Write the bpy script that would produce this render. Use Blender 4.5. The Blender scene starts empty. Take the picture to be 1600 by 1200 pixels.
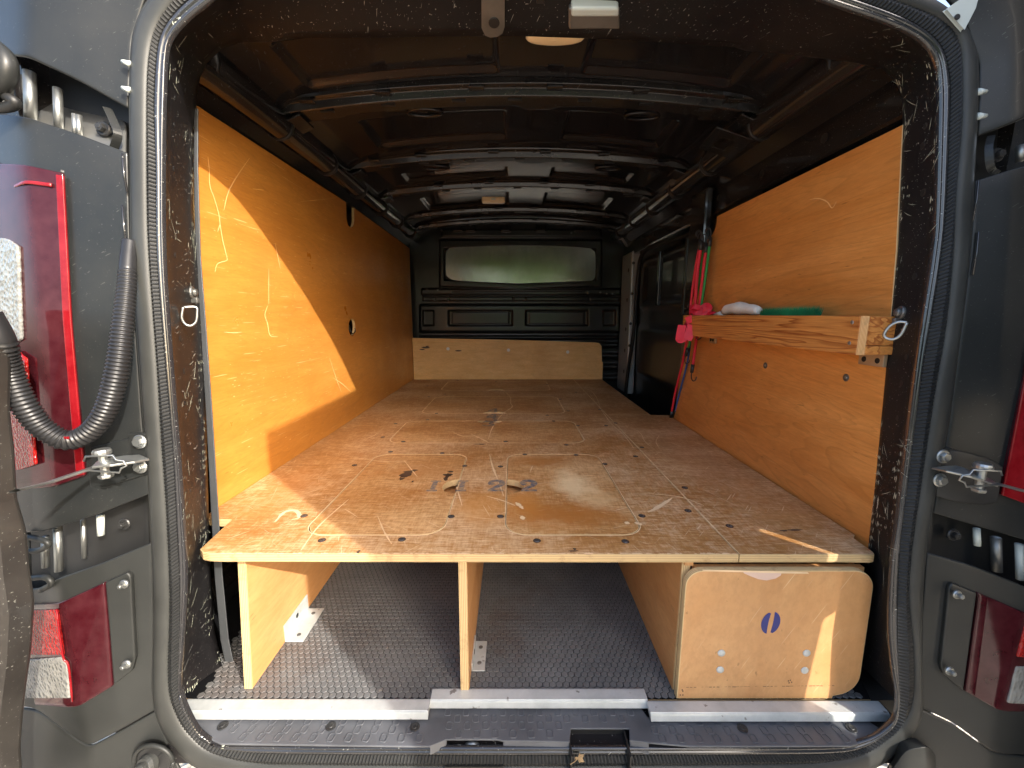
import bpy, bmesh, math, random
from mathutils import Vector, Matrix
random.seed(7)
S = bpy.context.scene
COL = S.collection
# ------------------------------------------------------------------ camera
F, CP, SP = 640.0, math.cos(math.radians(9.6)), math.sin(math.radians(9.6))
cd = bpy.data.cameras.new('camera'); cam = bpy.data.objects.new('camera', cd); COL.objects.link(cam)
cam.location = (0, 0, 0); cam.rotation_euler = (math.radians(90 - 9.6), 0, 0)
cd.sensor_width = 36; cd.lens = 36 * F / 1600; cd.clip_start = 0.02; cd.clip_end = 500
S.camera = cam
# ------------------------------------------------------------------ sky + sun
SUN = Vector((1.05, -1.0, 0.80)).normalized()
elev = math.asin(SUN.z); rot = math.atan2(SUN.x, SUN.y)
w = bpy.data.worlds.new('World'); S.world = w; w.use_nodes = True
nt = w.node_tree; nt.nodes.clear()
sk = nt.nodes.new('ShaderNodeTexSky'); sk.sky_type = 'NISHITA'; sk.sun_disc = False
sk.sun_elevation = elev; sk.sun_rotation = rot; sk.dust_density = 4.0; sk.air_density = 1.0
bg = nt.nodes.new('ShaderNodeBackground'); bg.inputs[1].default_value = 0.15
wo = nt.nodes.new('ShaderNodeOutputWorld')
nt.links.new(sk.outputs[0], bg.inputs[0]); nt.links.new(bg.outputs[0], wo.inputs[0])
sd = bpy.data.lights.new('sun', 'SUN'); sd.energy = 2.0; sd.angle = math.radians(0.55); sd.color = (1, 0.95, 0.87)
so = bpy.data.objects.new('sun', sd); COL.objects.link(so); so.location = SUN * 20
so.rotation_euler = SUN.to_track_quat('Z', 'Y').to_euler()
S.view_settings.view_transform = 'Standard'; S.view_settings.look = 'None'
S.view_settings.exposure = 2.1; S.view_settings.gamma = 1.0
S.cycles.max_bounces = 12; S.cycles.diffuse_bounces = 8; S.cycles.glossy_bounces = 6
S.cycles.sample_clamp_indirect = 6.0

# ------------------------------------------------------------------ geometry helpers
def ray(u, v):
    t = (600 - v) / F
    return Vector(((u - 800) / F, CP + t * SP, -SP + t * CP))
def P(u, v, x=None, y=None, z=None, off=0.0):
    d = ray(u, v)
    if x is not None: s = x / d.x
    elif y is not None: s = y / d.y
    elif z is not None: s = z / d.z
    else: s = (0.732 + off) / (d.y - 0.0857 * d.z)      # rear face of the van, leaning forward at the top
    return d * s
def resample(pts, n):
    pts = [Vector(p) for p in pts]
    L = [0]
    for a, b in zip(pts, pts[1:]): L.append(L[-1] + (b - a).length)
    out = []; j = 0
    for i in range(n):
        t = L[-1] * i / (n - 1)
        while j < len(L) - 2 and L[j + 1] < t: j += 1
        k = (t - L[j]) / max(1e-9, L[j + 1] - L[j])
        out.append(pts[j].lerp(pts[j + 1], min(1, max(0, k))))
    return out
def smooth(pts, sub=6):
    p = [Vector(q) for q in pts]; p = [2 * p[0] - p[1]] + p + [2 * p[-1] - p[-2]]
    out = []
    for i in range(1, len(p) - 2):
        a, b, c, d = p[i - 1:i + 3]
        for k in range(sub):
            t = k / sub
            out.append(0.5 * ((2 * b) + (c - a) * t + (2 * a - 5 * b + 4 * c - d) * t * t + (3 * b - a - 3 * c + d) * t ** 3))
    out.append(p[-2]); return out
class MB:
    def __init__(s): s.v = []; s.f = []; s.m = []; s.parts = []
    def add(s, vs, fs, m=0):
        s.parts.append((list(vs), list(fs), m)); o = len(s.v); s.v += [tuple(q) for q in vs]; s.f += [tuple(i + o for i in f) for f in fs]; s.m += [m] * len(fs); return s
    def box(s, a, b, m=0):
        (x0, y0, z0), (x1, y1, z1) = a, b
        vs = [(x, y, z) for x in (x0, x1) for y in (y0, y1) for z in (z0, z1)]
        return s.add(vs, [(0, 1, 3, 2), (4, 6, 7, 5), (0, 4, 5, 1), (2, 3, 7, 6), (0, 2, 6, 4), (1, 5, 7, 3)], m)
    def hexa(s, p8, m=0):      # 4 front + 4 back
        return s.add(p8, [(0, 1, 2, 3), (7, 6, 5, 4), (0, 4, 5, 1), (1, 5, 6, 2), (2, 6, 7, 3), (3, 7, 4, 0)], m)
    def grid(s, rows, m=0, close=False):
        n = len(rows[0]); vs = [q for r in rows for q in r]; fs = []
        R = len(rows)
        for i in range(R if close else R - 1):
            for j in range(n - 1):
                a = i * n + j; b = ((i + 1) % R) * n + j
                fs.append((a, a + 1, b + 1, b))
        return s.add(vs, fs, m)
    def tube(s, pts, r, n=10, m=0, cap=True):
        pts = [Vector(p) for p in pts]; N = len(pts)
        rr = r if isinstance(r, (list, tuple)) else [r] * N
        up = None; rings = []
        for i, p in enumerate(pts):
            t = (pts[min(N - 1, i + 1)] - pts[max(0, i - 1)]).normalized()
            if up is None: up = t.orthogonal().normalized()
            up = (up - t * up.dot(t)).normalized(); bn = t.cross(up)
            rings.append([p + (up * math.cos(2 * math.pi * k / n) + bn * math.sin(2 * math.pi * k / n)) * rr[i] for k in range(n)])
        vs = [q for g in rings for q in g]; fs = []
        for i in range(N - 1):
            for k in range(n):
                a = i * n + k; b = i * n + (k + 1) % n
                fs.append((a, b, b + n, a + n))
        if cap: fs.append(tuple(reversed(range(n)))); fs.append(tuple((N - 1) * n + k for k in range(n)))
        return s.add(vs, fs, m)
    def disc(s, c, nrm, r, h, n=16, m=0, dome=0.0):
        nrm = Vector(nrm).normalized(); c = Vector(c)
        pts = [c, c + nrm * h * 0.6, c + nrm * h, c + nrm * (h + dome)]
        return s.tube(pts, [r, r, r * 0.86, r * (0.4 if dome else 0.80)], n, m)
    def ribbon(s, pts, width, nrm, th=0.0008, m=0):
        pts = [Vector(p) for p in pts]; N = len(pts); A = []; B = []
        for i, p in enumerate(pts):
            t = (pts[min(N - 1, i + 1)] - pts[max(0, i - 1)]).normalized()
            q = nrm[i] if isinstance(nrm, list) else Vector(nrm)
            sd_ = t.cross(q).normalized() * (width[i] if isinstance(width, list) else width) / 2
            A.append(p - sd_); B.append(p + sd_)
        q = [(nrm[i] if isinstance(nrm, list) else Vector(nrm)) * th for i in range(N)]
        rows = [[A[i], B[i], B[i] + q[i], A[i] + q[i], A[i]] for i in range(N)]
        return s.grid(rows, m)
    def each(s, name, mats, parent=None, **k):     # every piece an object of its own
        return [MB().add(v, f, m).build(name, mats, parent, **k) for v, f, m in s.parts]
    def build(s, name, mats, parent=None, smooth_=False, bevel=0, seg=2, kind=None, label=None, weld=False):
        me = bpy.data.meshes.new(name); me.from_pydata(s.v, [], s.f)
        if not isinstance(mats, (list, tuple)): mats = [mats]
        for q in mats: me.materials.append(q)
        for p, k in zip(me.polygons, s.m): p.material_index = k; p.use_smooth = smooth_
        if weld:
            bm = bmesh.new(); bm.from_mesh(me); bmesh.ops.remove_doubles(bm, verts=bm.verts, dist=1e-5)
            bmesh.ops.recalc_face_normals(bm, faces=bm.faces); bm.to_mesh(me); bm.free()
        me.update()
        return link(name, me, parent, bevel, seg, kind, label)
def link(name, me, parent=None, bevel=0, seg=2, kind=None, label=None):
    o = bpy.data.objects.new(name, me); COL.objects.link(o)
    if parent is not None:
        o.parent = parent
        if parent.type == 'EMPTY': o.matrix_parent_inverse = Matrix.Translation(-parent.location)   # meshes keep world coordinates
    if bevel:
        b = o.modifiers.new('bevel', 'BEVEL'); b.width = bevel; b.segments = seg; b.limit_method = 'ANGLE'; b.angle_limit = math.radians(35)
        b.harden_normals = False
    if kind: o['kind'] = kind
    if label: o['label'] = label
    return o
def solid(o, th, offset=-1):
    m = o.modifiers.new('solid', 'SOLIDIFY'); m.thickness = th; m.offset = offset; return o
def thing(name, label, cat, loc=(0, 0, 0), group=None):
    o = bpy.data.objects.new(name, None); COL.objects.link(o); o.location = loc
    o.empty_display_size = 0.05
    return tag(o, label, cat, group)
def tag(o, label, cat, group=None):
    o['label'] = label; o['category'] = cat
    if group: o['group'] = group
    return o
def rrect(x0, y0, x1, y1, r, n=8):
    rs = r if isinstance(r, (list, tuple)) else [r] * 4   # bl, br, tr, tl
    out = []
    for (cx, cy, a0, rr) in ((x0 + rs[0], y0 + rs[0], 180, rs[0]), (x1 - rs[1], y0 + rs[1], 270, rs[1]), (x1 - rs[2], y1 - rs[2], 0, rs[2]), (x0 + rs[3], y1 - rs[3], 90, rs[3])):
        for k in range(n + 1):
            a = math.radians(a0 + 90 * k / n); out.append((cx + rr * math.cos(a), cy + rr * math.sin(a)))
    return out
def plate(name, outer, holes, th, to3d, mats, parent=None, bev=0.0012, edge_cut=0.9, kind=None, label=None):
    """sheet from a 2-D outline with holes; to3d maps (a, b, c) with c in 0..-th"""
    cu = bpy.data.curves.new('c', 'CURVE'); cu.dimensions = '2D'; cu.fill_mode = 'BOTH'
    for poly in [outer] + list(holes):
        sp = cu.splines.new('POLY'); sp.points.add(len(poly) - 1); sp.use_cyclic_u = True
        for i, q in enumerate(poly): sp.points[i].co = (q[0], q[1], 0, 1)
    cu.extrude = th / 2 - bev; cu.bevel_depth = bev; cu.offset = -bev; cu.bevel_resolution = 1
    to = bpy.data.objects.new('t', cu); COL.objects.link(to)
    dg = bpy.context.evaluated_depsgraph_get(); me = bpy.data.meshes.new_from_object(to.evaluated_get(dg))
    bpy.data.objects.remove(to); bpy.data.curves.remove(cu)
    me.materials.clear()
    for q in mats: me.materials.append(q)
    for p in me.polygons:
        p.material_index = 1 if (len(mats) > 1 and abs(p.normal.z) < edge_cut) else 0; p.use_smooth = False
    for vtx in me.vertices:
        vtx.co = to3d(vtx.co.x, vtx.co.y, vtx.co.z - th / 2)
    me.name = name
    bm = bmesh.new(); bm.from_mesh(me); bmesh.ops.recalc_face_normals(bm, faces=bm.faces); bm.to_mesh(me); bm.free()
    return link(name, me, parent, kind=kind, label=label)

# ------------------------------------------------------------------ materials
class NB:
    def __init__(s, name):
        s.mat = bpy.data.materials.new(name); s.mat.use_nodes = True; s.t = s.mat.node_tree; s.t.nodes.clear()
        s.out = s.n('OutputMaterial'); s.b = s.n('BsdfPrincipled'); s.l(s.b.outputs[0], s.out.inputs[0])
        s.co = s.n('TexCoord').outputs['Object']
    def n(s, k): return s.t.nodes.new('ShaderNode' + k)
    def l(s, a, b): s.t.links.new(a, b)
    def set(s, **k):
        for a, v in k.items():
            i = s.b.inputs[a.replace('_', ' ')]
            if hasattr(v, 'links') or isinstance(v, bpy.types.NodeSocket): s.l(v, i)
            else: i.default_value = (*v, 1) if isinstance(v, tuple) and len(v) == 3 else v
    def mp(s, scale=(1, 1, 1), rot=(0, 0, 0), loc=(0, 0, 0), src=None):
        m = s.n('Mapping'); s.l(src or s.co, m.inputs[0]); m.inputs['Scale'].default_value = scale
        m.inputs['Rotation'].default_value = [math.radians(a) for a in rot]; m.inputs['Location'].default_value = loc; return m.outputs[0]
    def noise(s, vec, scale, detail=4, rough=0.55, dist=0.0):
        x = s.n('TexNoise'); s.l(vec, x.inputs['Vector']); x.inputs['Scale'].default_value = scale; x.inputs['Detail'].default_value = detail
        x.inputs['Roughness'].default_value = rough; x.inputs['Distortion'].default_value = dist; return x.outputs[0]
    def vor(s, vec, scale, feature='F1', out='Distance'):
        x = s.n('TexVoronoi'); x.feature = feature; s.l(vec, x.inputs['Vector']); x.inputs['Scale'].default_value = scale; return x.outputs[out]
    def ramp(s, fac, stops, lin=True):
        r = s.n('ValToRGB'); s.l(fac, r.inputs[0]); e = r.color_ramp.elements
        while len(e) < len(stops): e.new(0.5)
        for k, (p, c) in enumerate(stops):
            e[k].position = p; e[k].color = (c, c, c, 1) if not isinstance(c, tuple) else (*c, 1)
        return r.outputs[0]
    def mix(s, fac, a, b, mode='MIX'):
        m = s.n('MixRGB'); m.blend_type = mode
        for i, q in zip(m.inputs, (fac, a, b)):
            if isinstance(q, bpy.types.NodeSocket): s.l(q, i)
            else: i.default_value = (*q, 1) if isinstance(q, tuple) else q
        return m.outputs[0]
    def math(s, op, a, b=0.0):
        m = s.n('Math'); m.operation = op
        for i, q in zip(m.inputs, (a, b)):
            if isinstance(q, bpy.types.NodeSocket): s.l(q, i)
            else: i.default_value = q
        return m.outputs[0]
    def bump(s, h, strength=0.3, dist=0.001):
        b = s.n('Bump'); s.l(h, b.inputs['Height']); b.inputs['Strength'].default_value = strength; b.inputs['Distance'].default_value = dist
        s.l(b.outputs[0], s.b.inputs['Normal']); return b
    def streaks(s, rot, along, across, thr, loc=(0, 0, 0)):
        """thin broken scratches: sparse peaks of a noise stretched hard along one direction"""
        v = s.mp((1, 1, 1), rot, loc); v = s.mp((along, across, across), src=v)
        a = s.noise(v, 1.0, 1, 0.5, 0.15)
        return s.ramp(a, [(thr, 0.0), (thr + 0.03, 1.0)])
def simple(name, col, rough=0.5, metal=0.0, coat=0.0, bump=None, var=0.0, spec=0.5):
    m = NB(name); c = col
    if var:
        c = m.mix(m.ramp(m.noise(m.co, 9, 5), [(0.3, 0.0), (0.7, 1.0)]), tuple(x * (1 - var) for x in col), tuple(min(1, x * (1 + var)) for x in col))
    m.set(Base_Color=c, Roughness=rough, Metallic=metal, Coat_Weight=coat, Coat_Roughness=0.08, Specular_IOR_Level=spec)
    if bump: m.bump(m.noise(m.co, bump[0], 4), bump[1], bump[2] if len(bump) > 2 else 0.001)
    return m.mat
def wood(name, lo, hi, grain=(1, 1, 1), rot=(0, 0, 0), rough=0.42, fig=1.0, wear=None, wearamt=0.0, scr=(), scrcol=(0.85, 0.6, 0.35), coat=0.0, blotch=None, dark=0.5, seed=0.0, stains=()):
    """plywood face. grain = mapping scale, small along the grain"""
    m = NB(name); L = (seed, seed * 1.7, seed * 0.6)
    g = m.mp(grain, rot, L)
    a = m.noise(g, 6, 8, 0.62, 0.35)
    fine = m.noise(m.mp(tuple(min(3.0, q) for q in grain), rot, L), 60, 4, 0.7)
    big = m.noise(m.mp(tuple(q * 0.32 for q in grain), rot, L), 4.0, 3, 0.5, 1.4)
    wv = m.math('MULTIPLY', big, 22.0); wv = m.math('FRACT', wv); wv = m.ramp(wv, [(0.0, 0.0), (0.7, 0.25), (0.93, 1.0), (1.0, 0.0)])
    c = m.mix(m.ramp(a, [(0.28, 0.0), (0.72, 1.0)]), lo, hi)
    c = m.mix(m.math('MULTIPLY', wv, 0.22 * fig), c, tuple(q * 0.55 for q in lo))
    c = m.mix(m.ramp(fine, [(0.35, 0.22), (0.6, 0.0)]), c, tuple(q * 0.5 for q in lo))
    # short dark pores and knots
    pv = m.noise(m.mp(tuple(q * 2.2 for q in grain), rot, (5, 2, 1)), 26, 2, 0.5)
    c = m.mix(m.ramp(pv, [(0.70, 0.0), (0.77, dark)]), c, tuple(q * 0.28 for q in lo))
    if blotch:
        bl = m.ramp(m.noise(m.mp((1, 1, 1), (0, 0, 0), (9 + seed, 1, 4)), blotch[0], 5, 0.62, 0.3), [(0.42, 0.0), (0.68, 1.0)])
        c = m.mix(m.math('MULTIPLY', bl, blotch[2]), c, blotch[1])
    rough_s = m.ramp(m.noise(m.co, 5, 5), [(0.3, rough * 0.8), (0.7, min(1, rough * 1.25))])
    if wear:
        # scuffed veneer: fine fibres along and across the grain, modulated by large worn zones
        w1 = m.noise(m.mp((3, 34, 3), rot, (2, 8, 3)), 9, 6, 0.72); w2 = m.noise(m.mp((30, 4, 3), (rot[0], rot[1], rot[2] + 7), (6, 1, 3)), 8, 5, 0.7)
        w3 = m.noise(m.mp((1, 1, 1), (0, 0, 0), (1, 1, 9)), 60, 6, 0.75)
        wl = m.noise(m.mp((1, 1.5, 1), (0, 0, 0), (4, 4, 9)), 3.2, 5, 0.6)
        mixn = m.math('ADD', m.math('MULTIPLY', w1, 0.36), m.math('MULTIPLY', w2, 0.18)); mixn = m.math('ADD', mixn, m.math('MULTIPLY', w3, 0.20)); mixn = m.math('ADD', mixn, m.math('MULTIPLY', wl, 0.26))
        c = m.mix(m.math('MULTIPLY', m.ramp(mixn, [(0.47, 0.0), (0.60, 1.0)]), wearamt), c, wear)
        c = m.mix(m.math('MULTIPLY', m.ramp(mixn, [(0.36, 1.0), (0.47, 0.0)]), 0.75), c, tuple(q * 0.62 for q in lo))
        dk_ = m.noise(m.mp((2, 26, 2), rot, (1, 3, 8)), 12, 4, 0.7)
        c = m.mix(m.ramp(dk_, [(0.62, 0.0), (0.72, 0.55)]), c, tuple(q * 0.45 for q in lo))
    for (cx, cy, rx, ry, col_, amt) in stains:
        q = m.mp((1 / rx, 1 / ry, 0), (0, 0, 0), (-cx / rx, -cy / ry, 0)); ln = m.n('VectorMath'); ln.operation = 'LENGTH'; m.l(q, ln.inputs[0])
        e = m.math('ADD', ln.outputs['Value'], m.math('MULTIPLY', m.math('SUBTRACT', m.noise(m.co, 14, 6, 0.7), 0.5), 1.5))
        c = m.mix(m.math('MULTIPLY', m.ramp(e, [(0.35, 1.0), (1.0, 0.0)]), amt), c, col_)
    for (r_, al, ac, th, amt) in scr:
        s_ = m.streaks(r_, al, ac, th, (seed, r_[0] * .01, r_[2] * .01)); c = m.mix(m.math('MULTIPLY', s_, amt), c, scrcol)
    m.set(Base_Color=c, Roughness=rough_s, Coat_Weight=coat, Coat_Roughness=0.25)
    m.bump(m.math('ADD', fine, a), 0.25, 0.0006)
    return m.mat
def plyedge(name, axis, lo=(0.40, 0.25, 0.11), hi=(0.64, 0.46, 0.23), period=0.0036):
    m = NB(name); sep = m.n('SeparateXYZ'); m.l(m.co, sep.inputs[0]); q = sep.outputs['XYZ'.index(axis)]
    f = m.math('FRACT', m.math('DIVIDE', m.math('ADD', q, m.math('MULTIPLY', m.noise(m.co, 20, 2), 0.0007)), period))
    c = m.mix(m.ramp(f, [(0.30, 0.0), (0.42, 1.0), (0.88, 1.0), (1.0, 0.0)]), lo, hi)
    c = m.mix(m.ramp(m.noise(m.co, 35, 5, 0.7), [(0.55, 0.0), (0.72, 0.7)]), c, (0.33, 0.20, 0.09))
    m.set(Base_Color=c, Roughness=0.75); m.bump(f, 0.4, 0.0008); return m.mat
def paint(name, base, rough, chips=0.0, scr=0.0, dust=0.25, coat=0.6, chipcol=(0.50, 0.52, 0.42), seed=0.0, peel=0.05, spec=0.5):
    m = NB(name); c = base
    du = m.ramp(m.noise(m.mp(loc=(seed, 2, 1)), 3.5, 7, 0.65), [(0.42, 0.0), (0.75, dust)])
    c = m.mix(du, base, (0.16, 0.15, 0.13))
    if scr:
        for k, (r_, th) in enumerate((((20, 35, 10), 0.74), ((-40, 50, 60), 0.74), ((70, -65, 30), 0.75))):
            s_ = m.streaks(r_, 16, 330, th, (seed, k, 2)); c = m.mix(m.math('MULTIPLY', s_, scr), c, (0.42, 0.42, 0.38))
    r = m.math('ADD', m.math('MULTIPLY', du, 0.9), rough)
    if chips:
        a = m.noise(m.mp((1, 1, 0.55), loc=(seed, 0, 0)), 46, 6, 0.7); b = m.noise(m.mp(loc=(3 + seed, 1, 2)), 7, 4, 0.6)
        ch = m.ramp(m.math('ADD', m.math('MULTIPLY', a, 0.62), m.math('MULTIPLY', b, 0.38)), [(chips, 0.0), (chips + 0.012, 1.0)])
        c = m.mix(ch, c, chipcol); r = m.math('ADD', r, m.math('MULTIPLY', ch, 0.5))
    m.set(Base_Color=c, Roughness=r, Coat_Weight=coat, Coat_Roughness=0.06, Specular_IOR_Level=spec)
    m.bump(m.noise(m.co, 120, 2), peel, 0.0004); return m.mat

M = {}
M['panel_l'] = wood('varnished_ply_left', (0.50, 0.190, 0.028), (0.64, 0.275, 0.052), (2.2, 0.45, 3.0), (6, 0, 0), 0.34, 0.9, scr=[((0, 0, -80), 8, 260, .74, 0.45), ((0, 65, -90), 10, 260, .74, 0.45), ((0, -50, -90), 9, 260, .745, 0.4)], scrcol=(0.86, 0.58, 0.26), coat=0.25, blotch=(2.2, (0.40, 0.14, 0.025), 0.45), dark=0.35)
M['panel_r'] = wood('varnished_ply_right', (0.60, 0.215, 0.042), (0.76, 0.335, 0.090), (2.2, 0.40, 3.0), (-9, 0, 0), 0.36, 1.25, scr=[((0, 30, -90), 9, 260, .75, 0.25)], scrcol=(0.8, 0.5, 0.25), coat=0.2, blotch=(1.8, (0.36, 0.13, 0.03), 0.4), dark=0.5, seed=3.3)
M['board'] = wood('plain_ply_board', (0.76, 0.42, 0.13), (0.90, 0.58, 0.25), (1.2, 5, 6.5), (0, 5, 0), 0.5, 1.0, blotch=(3, (0.45, 0.22, 0.07), 0.35), dark=0.5, seed=5.0)
M['deck'] = wood('worn_deck_ply', (0.38, 0.170, 0.046), (0.54, 0.285, 0.100), (1.6, 7.5, 1), (0, 0, 3), 0.5, 0.55, wear=(0.76, 0.54, 0.32), wearamt=0.9, stains=[(-.07, .95, .10, .12, (.55, .24, .05), .6), (-.62, 1.05, .08, .2, (.48, .21, .06), .5), (.60, 1.2, .12, .5, (.42, .21, .09), .4), (-.1, 1.62, .3, .08, (.40, .20, .08), .3)], scr=[((0, 0, 12), 8, 240, .72, 0.55), ((0, 0, -50), 10, 240, .73, 0.5), ((0, 0, 70), 9, 260, .73, 0.5), ((0, 0, 35), 12, 300, .73, 0.4)], scrcol=(0.82, 0.64, 0.42), blotch=(6.5, (0.34, 0.135, 0.03), 0.65), dark=0.6, seed=1.2)
M['hatch'] = wood('worn_hatch_ply', (0.38, 0.170, 0.046), (0.55, 0.285, 0.098), (1.5, 6.5, 1), (0, 0, -4), 0.46, 0.5, wear=(0.80, 0.54, 0.28), wearamt=0.8, stains=[(.13, .91, .17, .085, (.40, .15, .03), .85), (.03, .98, .06, .10, (.50, .20, .04), .7), (.09, 1.27, .12, .06, (.40, .16, .035), .75), (.17, 1.09, .07, .12, (.86, .66, .38), .75), (.22, 1.0, .06, .08, (.78, .55, .28), .5), (-.28, 1.2, .12, .10, (.44, .21, .07), .5)], scr=[((0, 0, 40), 9, 240, .72, 0.5), ((0, 0, -20), 9, 260, .72, 0.5)], scrcol=(0.82, 0.64, 0.42), blotch=(8.0, (0.36, 0.13, 0.025), 0.55), dark=0.6, seed=7.7)
M['part'] = wood('pale_ply_partition', (0.48, 0.215, 0.070), (0.62, 0.34, 0.14), (2, 0.5, 2.2), (0, 0, 0), 0.5, 0.6, blotch=(4, (0.55, 0.25, 0.08), 0.4), dark=0.5, seed=2.1)
M['front'] = wood('drawer_front_ply', (0.50, 0.24, 0.088), (0.66, 0.37, 0.16), (1.4, 1, 0.9), (0, 0, 0), 0.5, 0.35, scr=[((0, 60, 0), 9, 260, .74, 0.35)], scrcol=(0.85, 0.68, 0.45), blotch=(4, (0.55, 0.26, 0.09), 0.5), dark=0.6, seed=4.2)
M['edge_z'] = plyedge('ply_edge_flat', 'Z'); M['edge_x'] = plyedge('ply_edge_upright', 'X'); M['edge_y'] = plyedge('ply_edge_front', 'Y')
def timber(name):
    m = NB(name); g = m.mp((3, 0.32, 6.5), (2, 0, 0)); d = m.noise(g, 3.0, 3, 0.5, 0.5)
    f = m.math('FRACT', m.math('MULTIPLY', d, 11.0)); k = m.ramp(f, [(0.0, 0.0), (0.55, 0.15), (0.9, 1.0), (1.0, 0.0)])
    c = m.mix(k, (0.62, 0.26, 0.062), (0.30, 0.075, 0.012)); c = m.mix(m.ramp(m.noise(m.mp((4, 0.5, 9)), 30, 5), [(0.4, 0.3), (0.6, 0.0)]), c, (0.25, 0.08, 0.02))
    m.set(Base_Color=c, Roughness=0.5); m.bump(f, 0.35, 0.0008); return m.mat
M['timber'] = timber('softwood_rail')
M['endgrain'] = plyedge('softwood_end', 'X', (0.46, 0.20, 0.06), (0.72, 0.42, 0.18), 0.0026)
M['pillar'] = paint('black_paint_chipped', (0.012, 0.011, 0.012), 0.40, chips=0.63, scr=0.75, dust=0.06, coat=0.0, spec=0.15)
M['doorp'] = paint('dark_door_paint', (0.016, 0.014, 0.013), 0.30, scr=0.4, dust=0.15, coat=0.3)
M['chip'] = simple('pale_green_primer', (0.50, 0.53, 0.42), 0.8, var=0.25)
M['inner'] = paint('black_paint_inside', (0.013, 0.011, 0.011), 0.14, dust=0.12, scr=0.25, coat=0.8, peel=0.03)
M['roofp'] = paint('black_roof_paint', (0.012, 0.0115, 0.013), 0.12, dust=0.05, scr=0.12, coat=0.12, peel=0.02, spec=.32)
M['rib'] = paint('black_rib_paint', (0.014, 0.013, 0.013), 0.20, dust=0.08, scr=0.3, coat=0.25, spec=.4)
M['bulk'] = simple('black_bulkhead', (0.016, 0.0155, 0.0155), 0.30, coat=0.35, var=0.3, bump=(60, 0.05))
M['body'] = paint('charcoal_body_paint', (0.011, 0.0125, 0.013), 0.36, dust=0.08, scr=0.10, coat=0.03, spec=0.32, peel=0.08, seed=2.0)
M['bumper'] = simple('grey_black_bumper_plastic', (0.019, 0.020, 0.019), 0.46, var=0.2, spec=.35, bump=(700, 0.12, 0.0004))
M['cavity'] = simple('black_cavity', (0.012, 0.012, 0.012), 0.5, var=0.4)
M['rubber'] = simple('grey_black_rubber', (0.030, 0.031, 0.029), 0.48, var=0.25, spec=.4, bump=(300, 0.08))
M['ribbed'] = simple('ribbed_rubber', (0.015, 0.0155, 0.0155), 0.55, var=0.3, spec=.3)
M['lip'] = paint('glossy_lip_paint', (0.016, 0.016, 0.018), 0.15, dust=0.1, scr=0.4, coat=0.6, chips=0.64)
M['trim'] = simple('grey_edge_trim', (0.034, 0.037, 0.040), 0.55, var=0.2, bump=(200, 0.1))
M['conduit'] = simple('black_conduit_rubber', (0.013, 0.013, 0.014), 0.38, var=0.3, spec=.4)
M['steel'] = simple('zinc_steel', (0.36, 0.37, 0.36), 0.40, metal=0.9, var=0.25, bump=(90, 0.15))
M['dsteel'] = simple('dull_steel', (0.20, 0.20, 0.19), 0.45, metal=0.8, var=0.3, bump=(120, 0.2))
M['screw'] = simple('dark_screw_steel', (0.16, 0.18, 0.20), 0.38, metal=0.8, var=0.3)
M['blk'] = simple('black_hook_plastic', (0.02, 0.02, 0.02), 0.4)
def alu():
    m = NB('brushed_aluminium'); a = m.noise(m.mp((0.6, 30, 30)), 20, 4, 0.6); b = m.noise(m.co, 14, 6, 0.7)
    c = m.mix(m.ramp(b, [(0.35, 0.0), (0.75, 1.0)]), (0.60, 0.62, 0.61), (0.42, 0.44, 0.43)); c = m.mix(m.ramp(m.noise(m.co, 45, 3), [(0.68, 0.0), (0.73, 0.8)]), c, (0.14, 0.12, 0.10))
    m.set(Base_Color=c, Metallic=0.35, Roughness=m.ramp(a, [(0.3, 0.30), (0.7, 0.48)])); m.bump(a, 0.12, 0.0005); return m.mat
M['alu'] = alu()
def sheetmirror():
    m = NB('brushed_steel_window_cover'); a = m.noise(m.mp((30, 1, 1.0)), 8, 4, 0.6)
    m.set(Base_Color=m.mix(m.ramp(m.noise(m.co, 12, 5), [(0.4, 0.0), (0.8, 0.6)]), (0.52, 0.52, 0.50), (0.34, 0.34, 0.32)), Metallic=0.9, Roughness=m.ramp(a, [(0.3, 0.16), (0.7, 0.24)])); m.bump(m.noise(m.mp((6, 1, 1)), 3, 2), 0.10, 0.003); return m.mat
M['cover'] = sheetmirror()
def lens(name, col, rough=0.08, tr=0.0, cell=0.0):
    m = NB(name); c = m.mix(m.ramp(m.noise(m.co, 30, 5, 0.6), [(0.3, 0.0), (0.8, 1.0)]), col, tuple(min(1, q * 1.6 + 0.01) for q in col))
    m.set(Base_Color=c, Roughness=rough, Coat_Weight=0.08, Coat_Roughness=0.05, Transmission_Weight=tr, Specular_IOR_Level=0.28)
    if cell: m.bump(m.vor(m.mp((1, 1, 1)), cell), 0.8, 0.003)
    return m.mat
M['lens_dark'] = lens('dark_red_lens', (0.026, 0.002, 0.004)); M['lens_red'] = lens('bright_red_lens', (0.13, 0.0015, 0.004), cell=0)
M['lens_cell'] = lens('prismatic_red_lens', (0.22, 0.004, 0.003), cell=160); M['lens_clear'] = lens('clear_lens', (0.15, 0.15, 0.14), cell=120)
M['lamp'] = simple('cream_lamp_lens', (0.80, 0.62, 0.36), 0.35, coat=0.5)
M['handle'] = simple('pale_grey_plastic', (0.48, 0.52, 0.49), 0.35)
M['ink'] = NB('faded_blue_stencil_ink')
q = M['ink']; q.set(Base_Color=q.mix(q.ramp(q.noise(q.mp((1, 2, 1)), 90, 5, 0.7), [(0.40, 0.0), (0.58, 1.0)]), (0.065, 0.095, 0.15), (0.36, 0.24, 0.13)), Roughness=0.6); M['ink'] = q.mat
M['navy'] = simple('navy_stencil_ink', (0.022, 0.028, 0.17), 0.5, var=0.15)
M['pencil'] = simple('pencil_line', (0.10, 0.06, 0.04), 0.8)
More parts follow.
